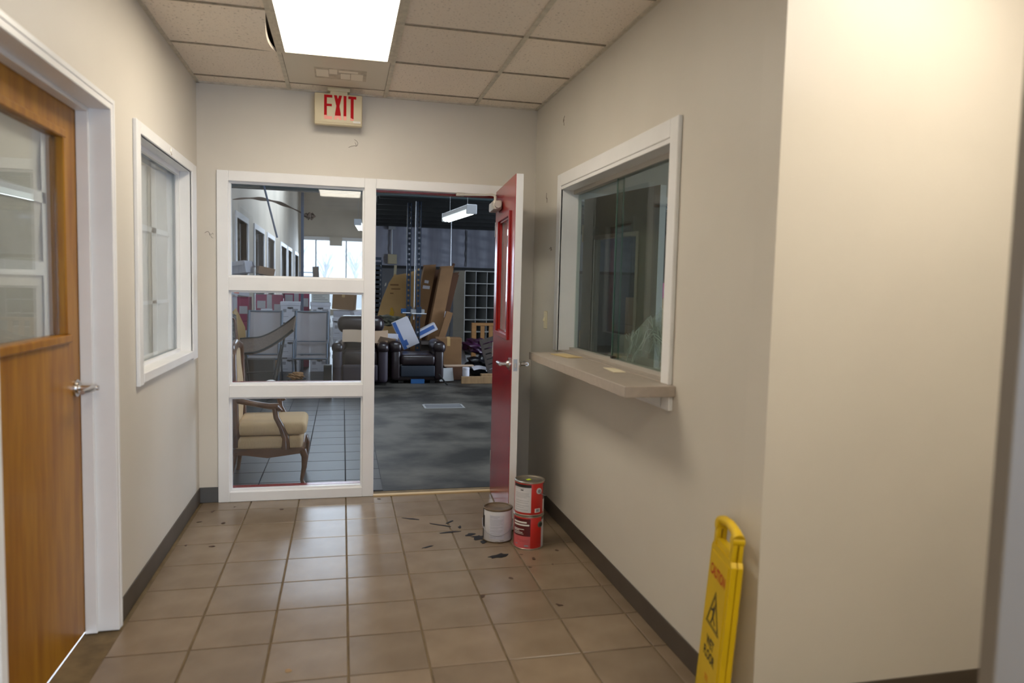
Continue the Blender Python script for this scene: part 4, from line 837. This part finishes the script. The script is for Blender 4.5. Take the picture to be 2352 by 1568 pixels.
def lump(name, c, rad, m, label, cat, seed=0, group=None, amp=.18):
    rnd = random.Random(seed); ph = [rnd.uniform(0, 6) for _ in range(6)]; bm = bmesh.new(); bmesh.ops.create_icosphere(bm, subdivisions=4, radius=1)
    vs = []
    for v in bm.verts:
        p = v.co; k = 1+amp*(math.sin(4*p.x+ph[0])*math.sin(5*p.y+ph[1])+.6*math.sin(9*p.z+ph[2]+3*p.x)+.4*math.sin(14*p.x+11*p.z+ph[3]))
        q = Vector((p.x*rad[0]*k, p.y*rad[1]*k, p.z*rad[2]*k)); q.z = max(q.z, -c[2]+.002); vs.append(q+Vector(c))
    fs = [[v.index for v in f.verts] for f in bm.faces]; bm.free(); mb = MB(); mb._add(vs, fs)
    return mb.build(name, m, None, smooth=True, label=label, cat=cat, group=group)
lump('plastic_bag', (2.20, 6.95, .48), (.27, .20, .13), 'purplebag', 'shiny purple plastic bag heaped by the red door', 'bag', 3)
lump('plastic_bag', (2.24, 6.85, .17), (.30, .20, .17), 'blackbag', 'black plastic bag under the purple one', 'bag', 5)
lump('camouflage_cloth', (.70, 7.28, .86), (.24, .14, .09), 'camo', 'crumpled camouflage cloth on top of the white cartons', 'cloth', 8)
MB(T4((2.13, 6.32, .16), 8, 6)).sheet(lambda u, v: (-.16+.34*u, -.05+.12*v, .02*math.sin(5*u)+.03*v), 8, 4, .004).build('paper_sheet', 'white', None, label='curled white sheet of paper below the black bag', cat='paper')
for k, (cz, lb) in enumerate(((0, 'bottom'), (.45, 'second'), (.90, 'third'))): carton('cardboard_box', (4.85, 6.2, cz), (.62, .42, .445), 3*k, 'card2', 'brown carton, %s of the stack seen through the office doorway' % lb, 'box', 'cartons beyond the office')
# pine crib side
cr = thing('crib_panel', (2.42, 7.6, 0), 'slatted pine crib side standing in front of the pigeonhole shelf', 'crib side')
bx('top_rail', 2.20, 2.95, 7.58, 7.63, .78, .83, 'pine', cr, bev=.004); bx('bottom_rail', 2.20, 2.95, 7.58, 7.63, .30, .36, 'pine', cr, bev=.004)
bx('corner_post', 2.17, 2.25, 7.57, 7.64, 0, .83, 'pine', cr, bev=.004)
for x in (2.33, 2.48, 2.63, 2.78): bx('slat', x, x+.07, 7.59, 7.62, .36, .78, 'pine', cr)
sv = thing('shutter', (2.30, 6.42, 0), 'weathered wooden shutter leaning beside the red door', 'shutter')
Tm = T4((2.36, 6.28, .01), 0, 8, -17)
for a in ((-.12, -.08, 0, .70), (.16, .20, 0, .70)): MB(Tm).box(a[0], a[1], -.02, .02, a[2], a[3]).build('stile', 'greywood', sv)
for k in range(8): MB(Tm).box(-.08, .16, -.012, .012, .03+k*.085, .095+k*.085).build('slat', 'greywood', sv)
MB(T4((2.36, 6.18, .62), 0, 0, 52)).box(-.02, .02, -.02, .02, -.05, .26).build('wood_stick', 'greywood', None, label='grey stick lying across the top of the leaning shutter', cat='stick')
MB(T4((1.52, 6.0, .02), 20, -14)).box(-.12, .12, -.004, .004, 0, .20).build('metal_scrap', 'greymetal2', None, label='bent grey scrap lying between recliner and brown box', cat='scrap')
MB().tube([(1.38, 5.85, .14), (1.43, 5.70, .07), (1.47, 5.60, .018)], .012, 8).build('lever_bar', 'blacksteel', None, label='black metal bar sticking out below the recliner onto the concrete', cat='bar')

# recliners
def rb(T, nm, a, m, par, bev=.06, seg=4): return MB(T).box(*a, bev, seg).build(nm, m, par, smooth=True)
r1 = thing('recliner', (1.05, 6.25, 0), 'dark brown leather recliner without a back, facing the camera', 'recliner', 'leather recliners')
T = T4((1.065, 5.88, 0)) @ Matrix.Diagonal((.94, 1, 1, 1)); 
rb(T, 'base', (-.34, .34, .06, .78, .04, .30), 'leather', r1, .02); rb(T, 'seat_cushion', (-.265, .275, -.02, .74, .27, .43), 'leather', r1, .05)
rb(T, 'footrest', (-.265, .275, .0, .07, .10, .27), 'footrest', r1, .02)
for s_ in (-1, 1):
    a = rb(T, 'arm', (s_*.34-.075, s_*.34+.075, .0, .78, .05, .52), 'leather', r1, .05); rb(T, 'arm_pad', (s_*.345-.105, s_*.345+.105, -.02, .70, .44, .63), 'leather', a, .085, 5)
for x in (-.25, .25): MB(T).box(x-.04, x+.04, .10, .18, 0, .05).build('foot', 'blacksteel', r1)
bx('blue_lid', .97, 1.17, 5.90, 5.98, .0, .065, 'bluebracket', None, label='bright blue plastic lid under the leather recliner', cat='lid')
r2 = thing('recliner', (.28, 6.2, 0), 'dark leather recliner with a padded back, cut by the white mullion', 'recliner', 'leather recliners')
T = T4((.225, 5.72, 0), -3) @ Matrix.Diagonal((.93, 1, 1, 1))
rb(T, 'base', (-.36, .36, .08, .80, .03, .30), 'vinyl', r2, .02); rb(T, 'seat_cushion', (-.27, .27, .02, .62, .27, .50), 'leather', r2, .06); rb(T, 'footrest', (-.27, .27, .0, .08, .06, .30), 'vinyl', r2, .03)
bk_ = rb(T, 'backrest', (-.30, .30, .52, .76, .42, .92), 'leather', r2, .09, 5); rb(T, 'head_pillow', (-.38, .36, .44, .70, .72, .985), 'leather', bk_, .12, 6)
for s_ in (-1, 1):
    a = rb(T, 'arm', (s_*.345-.075, s_*.345+.075, .0, .80, .03, .54), 'vinyl', r2, .06); rb(T, 'arm_pad', (s_*.345-.09, s_*.345+.09, -.02, .62, .46, .62), 'leather', a, .075, 5)
MB(T4((.27, 6.03, .60), -6, -20)).sheet(lambda u, v: (-.30+.66*u, .02*math.sin(4*u), .01*math.sin(6*u)+.19*v), 10, 3, .005).build('cardboard_sheet', 'palecard', None, label='pale strip of cardboard propped on the leather recliner seat', cat='cardboard')
MB(T4((.60, 6.0, .62), 20, -40, 15)).box(-.11, .13, -.09, .13, 0, .005).build('cardboard_sheet', 'palecard', None, label='bent pale cardboard flap on the recliner arm by the mullion', cat='cardboard')

# --- left hand group (through the glass screen)
bxp = lambda *z: z
PR = ((-.42, -.12, .78, .84, 'print'), (-.05, .02, .60, .68, 'print'), (-.38, -.20, .42, .60, 'cangrey'), (.10, .40, .45, .62, 'cangrey'), (-.40, -.1, .15, .18, 'cangrey'))
def bank(x, y, n, nm_, rz=0, w=.30, h=.285, holes=True):
    for k in range(n):
        pos = ['bottom', 'second', 'third', 'topmost'][k if n == 4 else (k if k < n-1 else 3)]
        carton('file_box', (x, y, k*h), (w, .38, h-.004), rz+(k % 2)*3-1.5, 'white', 'white file box, %s of the stack %s' % (pos, nm_), 'file box', 'white file boxes in the pile', lid='white', hole=.62 if holes else None, lines=PR[1:] if k % 2 else PR)
bank(-.855, 7.6, 4, 'left of the right mesh chair'); bank(-.385, 7.62, 4, 'behind the right mesh chair', 1, .31)
bank(-.03, 7.45, 3, 'beside the leather recliner pillow', -3, .27, .30)
carton('carton', (-.385, 7.70, 1.145), (.29, .36, .22), 2, mat('cream_listed_carton', (.55, .54, .50), .7), 'cream carton printed with dark lines on top of the file boxes', 'box', lines=tuple((-.40, .40-.15*(k % 3), .15+.14*k, .18+.14*k, 'print') for k in range(5)))
carton('cardboard_box', (0.0, 7.85, 1.02), (.36, .34, .26), -8, 'card2', 'brown cardboard box perched on top of the pile at the right', 'box', tape='card', ry=3)
carton('cardboard_box', (0.05, 7.9, 0), (.40, .40, 1.0), -8, 'white', 'tall white carton supporting the brown cardboard box', 'box')
carton('white_carton', (.31, 7.42, .87), (.32, .28, .16), 12, 'white', 'half-open white carton tilted behind the recliner pillow', 'box', ry=-12, stripe=(.2, .45, 'bluestripe'))
carton('white_carton', (.32, 7.50, 0), (.36, .34, .84), 4, 'white', 'white carton stacked low behind the leather recliner', 'box')
def pinkbox(x, y, z, s, rz, lb, ry=0): carton('magenta_carton', (x, y, z), s, rz, 'pink', lb, 'box', 'magenta cartons in the pile', ry=ry, lines=((-.10, .08, 0, 1, 'white'), (-.45, -.15, .45, .75, 'white'), (.16, .46, .30, .62, 'white')))
pinkbox(4.95, 6.15, 1.35, (.46, .34, .24), -4, 'magenta and white carton on the stack seen through the office doorway')
for k in range(3): pinkbox(-1.75, 8.05, k*.40, (.42, .40, .396), 3-2*k, 'magenta and white carton, %s of the stack by the plaster wall' % ('bottom', 'middle', 'topmost')[k])
for k in range(3): pinkbox(-1.24, 8.15, k*.415, (.44, .40, .41), -4+5*k, 'magenta and white carton, %s of the stack behind the left mesh chair' % ('bottom', 'middle', 'topmost')[k])
for k in range(3): pinkbox(-.80, 8.30, k*.455, (.42, .36, .45), 2, 'magenta and white carton, %s of the stack behind the file boxes' % ('bottom', 'middle', 'topmost')[k])
carton('white_carton', (-1.75, 7.95, 1.225), (.40, .36, .30), 8, 'white', 'white carton with a red mark on top by the plaster wall', 'box', ry=6, openf=True, lines=((-.1, .10, .1, .5, 'exitpink'),))
carton('white_carton', (-1.70, 8.05, 1.575), (.34, .34, .20), -14, 'white', 'topmost open white carton by the plaster wall', 'box', ry=-9, openf=True)
carton('white_carton', (-1.22, 8.1, 1.275), (.42, .34, .26), -10, 'white', 'open white carton on top behind the left mesh chair', 'box', ry=-5, openf=True)
carton('cardboard_box', (-1.32, 8.15, 1.57), (.26, .30, .13), 14, 'card2', 'small red-brown box highest on the pile', 'box', ry=12)
carton('white_carton', (-1.23, 7.55, .66), (.18, .20, .36), 6, 'white', 'small upright white carton above the left mesh chair', 'box', hole=.2)
carton('cardboard_box', (-1.25, 7.62, 0), (.46, .36, .65), 0, 'card2', 'brown carton under the small upright white one', 'box')
MB(T4((-1.50, 6.75, .0), 0, 0, -6)).prism([(-.14, .60), (-.02, .30), (.10, .35), (.12, .75), (.02, 1.06), (-.17, .86)], .01, Matrix.Rotation(R(90), 4, 'X')).build('cardboard_sheet', 'card', None, label='angular tan cardboard sheet standing left of the mesh chairs', cat='cardboard')
carton('cardboard_box', (-1.55, 6.95, 0), (.38, .30, .50), 5, 'card2', 'brown carton under the angular tan cardboard sheet', 'box')
# mesh sling chairs
def sling(x0, x1, y, label):
    t = thing('mesh_chair', ((x0+x1)/2, y, 0), label, 'garden chair', 'mesh garden chairs')
    for x in (x0, x1):
        MB().tube([(x, y+.16, 1.04), (x, y+.05, .70), (x, y-.05, .40), (x, y-.20, .36), (x, y-.48, .40)], .020, 10).build('side_rail', 'slingframe', t, smooth=True)
        MB().tube([(x, y-.44, .39), (x, y-.46, .0)], .014, 8).build('leg', 'slingframe', t); MB().tube([(x, y-.02, .42), (x, y+.22, .0)], .014, 8).build('leg', 'slingframe', t)
        MB().tube([(x, y+.03, .64), (x, y-.25, .62), (x, y-.42, .60), (x, y-.45, .40)], .013, 8).build('arm', 'slingframe', t, smooth=True)
    for yy, zz in ((y+.16, 1.03), (y-.02, .42), (y-.48, .40)): MB().cyl((x0, yy, zz), (x1, yy, zz), .013, 8).build('crossbar', 'slingframe', t)
    MB().sheet(lambda u, v: (x0+(x1-x0)*u, y-.04+.19*v+.02*math.sin(math.pi*u), .41+.61*v), 6, 8, .003).build('back_sling', 'slingmesh', t, smooth=True)
    MB().sheet(lambda u, v: (x0+(x1-x0)*u, y-.46+.42*v, .405-.04*math.sin(math.pi*v)), 6, 8, .003).build('seat_sling', 'slingmesh', t, smooth=True)
    MB().box(x0+.03, x1-.03, y-.01, y+.0, .60, .615).build('stitch_band', 'slingframe', t)
sling(-1.34, -.885, 6.05, 'left of two grey mesh garden chairs behind the glass'); sling(-.69, -.235, 6.05, 'right of two grey mesh garden chairs behind the glass')
# wicker lounger
wk = thing('wicker_lounger', (-.98, 5.0, 0), 'sagging brown wicker lounger slumped in front of the mesh chairs', 'lounger')
def wfn(u, v):
    x = -1.34+.70*u; z = .54+.02*math.sin(3*u)+.34*max(0, u-.30)**1.6*1.6
    return (x, 4.75+.5*v, z+.16*v)
MB().sheet(wfn, 24, 8, .02).build('woven_bed', 'wicker', wk, smooth=True)
for y in (4.76, 5.24):
    MB().tube([wfn(u/10, (y-4.75)/.5) for u in range(11)], .014, 8).build('edge_rail', 'blacksteel', wk, smooth=True)
for a, b in (((-1.28, 4.8, .52), (-1.16, 4.8, 0)), ((-.78, 4.8, .66), (-.92, 4.8, 0)), ((-1.28, 5.2, .66), (-1.2, 5.2, 0)), ((-.76, 5.2, .82), (-.90, 5.2, 0))): MB().cyl(a, b, .013, 8).build('leg', 'blacksteel', wk)
for z in (.12, .30): MB().cyl((-1.20, 4.8, z), (-.86, 4.8, z+.02), .011, 8).build('stretcher', 'blacksteel', wk)
bx('dark_crate', -1.30, -.92, 5.28, 5.50, 0, .42, 'blacksteel', None, label='black crate in the shade under the wicker lounger', cat='crate')
ca = thing('cane_chair', (-1.45, 4.05, 0), 'grey cane-backed chair at the left edge of the glass', 'chair')
MB().sheet(lambda u, v: (-1.52+.34*u-.05*v, 4.0+.10*v, .46+.60*v+.05*math.sin(math.pi*u)), 6, 8, .012).build('cane_back', 'cane', ca, smooth=True)
MB().tube([(-1.54, 4.0, .46), (-1.57, 4.1, .98), (-1.50, 4.11, 1.06), (-1.32, 4.11, 1.08), (-1.245, 4.1, 1.0), (-1.18, 4.0, .46)], .018, 8).build('back_frame', 'walnut', ca, smooth=True)
MB().box(-1.56, -1.16, 3.62, 4.02, .42, .46, .01).build('seat', 'cane', ca)
for x, y in ((-1.54, 3.65), (-1.18, 3.65), (-1.54, 3.99), (-1.18, 3.99)): MB().cyl((x, y, 0), (x, y, .42), .016, 8).build('leg', 'walnut', ca)
ls = thing('lampshade', (-.86, 4.55, 0), 'cream cone lampshade lying on the warehouse tiles', 'lampshade')
MB(T4((-.86, 4.55, .10), 30, 100)).lathe([(.05, .10), (.12, -.10), (.118, -.10), (.048, .10)], (0, 0, 0), 24).build('shade', 'tape', ls, smooth=True)
MB(T4((-.86, 4.55, .10), 30, 100)).cyl((0, 0, .02), (0, 0, .11), .008, 8).build('holder', 'brass', ls)
lump('leather_glove', (-.62, 5.1, .22), (.10, .05, .05), 'pine', 'crumpled orange-brown rag hanging by the mesh chair', 'rag', 11)
carton('cardboard_box', (-.62, 5.12, 0), (.20, .16, .17), 12, 'greywood', 'little dark box under the orange-brown rag', 'box')
bx('black_bin', -.265, -.16, 4.95, 5.08, .0, .38, 'blacksteel', None, bev=.006, label='narrow black bin standing before the right mesh chair', cat='bin')
# rail and plank against the far glass
ra = thing('metal_rail', (-1.35, 24, 0), 'thin metal rail standing before the far shopfront', 'rail')
for z in (1.70, 1.86): MB().cyl((-1.62, 24, z), (-1.05, 24, z), .02, 8).build('rail_bar', 'shopframe', ra)
for x in (-1.62, -1.05): MB().cyl((x, 24, 0), (x, 24, 1.86), .02, 8).build('post', 'shopframe', ra)
MB(T4((-.86, 22, 0), 0, 0, -3)).box(-.11, .11, -.03, .03, 0, 2.05).build('grey_board', 'greywood', None, label='grey board standing upright before the far shopfront', cat='board')

# carved armchair just behind the glass
ac = thing('carved_armchair', (-.52, .82, 0), 'carved walnut armchair with beige cushions behind the glass', 'armchair')
AR = R(1); AM = Matrix.Translation((-.785, .535, 0)) @ Matrix.Rotation(AR, 4, 'Z')        # local x: towards chair front, y: across (0 near side .. AWD far side)
AWD = .52; AD = .49
def leg(x, y, front):
    b = -.02 if not front else .03
    MB(AM).tube([(x, y, .25), (x+(.018 if front else -.01), y, .20), (x+(.012 if front else -.02), y, .12), (x+(-.004 if front else -.03), y, .03), (x+(.008 if front else -.035), y, 0)], .02, 10, [.028, .025, .018, .013, .016]).build('leg', 'walnut', ac, smooth=True)
for y in (.02, AWD-.02): leg(.02, y, False); leg(AD-.01, y, True)
def railp(y0, y1): 
    P = [(.0, .268), (.0, .228), (.10, .222), (.24, .200), (.36, .214), (AD, .230), (AD, .268)]
    MB(AM @ Matrix(((1, 0, 0, 0), (0, 0, 1, y0), (0, 1, 0, 0), (0, 0, 0, 1)))).prism(P, y1-y0).build('seat_rail', 'walnut', ac)
railp(0, .04); railp(AWD-.04, AWD)
MB(AM).box(AD-.035, AD+.005, .04, AWD-.04, .218, .268, .006).build('seat_rail', 'walnut', ac); MB(AM).box(.0, .035, .04, AWD-.04, .218, .268, .006).build('seat_rail', 'walnut', ac)
MB(AM).box(.02, AD-.01, .006, AWD-.006, .255, .352, .03, 4).build('seat_base', 'damask', ac, smooth=True)
MB(AM).box(.02, AD+.02, .012, AWD-.012, .355, .450, .04, 4).build('seat_cushion', 'damask', ac, smooth=True)
for y in (.018, AWD-.018):
    MB(AM).tube([(-.06, y, .620), (.05, y, .612), (.16, y, .588), (.25, y, .570), (.31, y, .567), (.325, y, .548), (.300, y, .538)], .02, 10, [.020, .022, .020, .021, .026, .020, .014]).build('arm', 'walnut', ac, smooth=True)
    MB(AM).tube([(.292, y, .555), (.30, y, .49), (.335, y, .42), (.365, y, .34), (.365, y, .26)], .02, 10, [.022, .020, .022, .027, .034]).build('arm_support', 'walnut', ac, smooth=True)
def bp(y, z): return (.030-.035*(z-.30), y, z)
MB(AM).tube([bp(.03, .28), bp(.02, .50), bp(.015, .75), bp(.02, .93), bp(.06, .972), bp(AWD*.3, .985), bp(AWD*.5, 1.005), bp(AWD*.7, .985), bp(AWD-.06, .972), bp(AWD-.02, .93), bp(AWD-.015, .75), bp(AWD-.02, .5), bp(AWD-.03, .28)], .026, 10).build('back_frame', 'walnut', ac, smooth=True)
MB(AM).sheet(lambda u, v: (bp(.03+(AWD-.06)*u, .36+.60*v)[0]+.035*math.sin(math.pi*u)*math.sin(math.pi*v), .03+(AWD-.06)*u, .36+.60*v), 10, 10, .03).build('back_upholstery', 'damask', ac, smooth=True)

# ================================================================== outside the shopfront
bx('ground_outside', -40, 40, 30.4, 140, -.3, -.12, 'asphalt', **S)
bx('ground_entrance', -20, 20, -40, -7.75, -.3, -.12, 'asphalt', **S)
bx('ground_side_opening', 8.2, 40, -7, 30, -.3, -.12, 'asphalt', **S)  # ground outside the added side opening
rnd = random.Random(4)
for i, x in enumerate((-12.5, -9.0, -5.5, -2.0, 1.5, 5.0, 8.5)):
    y = 84+rnd.uniform(-4, 4); hh = rnd.uniform(6.0, 8.5)
    t = thing('bare_tree', (x, y, -.12), 'haze-pale bare winter tree outside, number %s from the left through the shopfront' % ('one', 'two', 'three', 'four', 'five', 'six', 'seven')[i], 'tree', 'bare trees outside')
    MB().cyl((x, y, -.12), (x, y, hh*.45), .16, 8, r1=.10).build('trunk', 'hazetree', t)
    mb = MB()
    for k in range(26):
        a = rnd.uniform(0, 6.28); z0 = hh*rnd.uniform(.22, .5); L = hh*rnd.uniform(.25, .5); p1 = Vector((x+L*.42*math.cos(a), y+L*.42*math.sin(a), z0+L*.75))
        mb.cyl((x, y, z0), p1, .06, 5, r1=.02)
        for q in range(3):
            a2 = a+rnd.uniform(-1, 1); p0 = Vector((x, y, z0)).lerp(p1, rnd.uniform(.4, .9)); mb.cyl(p0, p0+Vector((.5*math.cos(a2), .5*math.sin(a2), rnd.uniform(.4, 1.1)))*1.2, .03, 4, r1=.01)
    mb.build('branches', 'hazetree', t, kind='stuff')

# cobweb wisps and scuffs on the hall walls
rw = random.Random(21)
for (x, y, z, ax, lb) in ((XR-.004, -.46, 2.47, 'x', 'thin dark cobweb wisp high on the right wall'), (XR-.004, -.25, 1.72, 'x', 'dark cobweb wisp on the right wall above the light switch'), (XR-.004, -.12, 2.05, 'x', 'small cobweb tuft in the corner behind the red door'), (.05, YF-.004, 2.36, 'y', 'faint cobweb thread on the far wall under the exit sign'), (-.86, YF-.004, 1.75, 'y', 'faint cobweb thread on the far wall beside the left window')):
    mb = MB()
    for k in range(3):
        a0 = rw.uniform(0, 6.28); L = rw.uniform(.02, .05); q = []
        for i in range(6):
            d = L*i/5; a = a0+1.2*i/5*rw.uniform(.5, 1.2); du, dz = d*math.cos(a), d*math.sin(a)
            q.append((x, y+du, z+dz) if ax == 'x' else (x+du, y, z+dz))
        mb.tube(q, .0009, 5)
    mb.build('cobweb', 'dirt', None, label=lb, cat='cobweb', group='cobwebs on the hall walls')
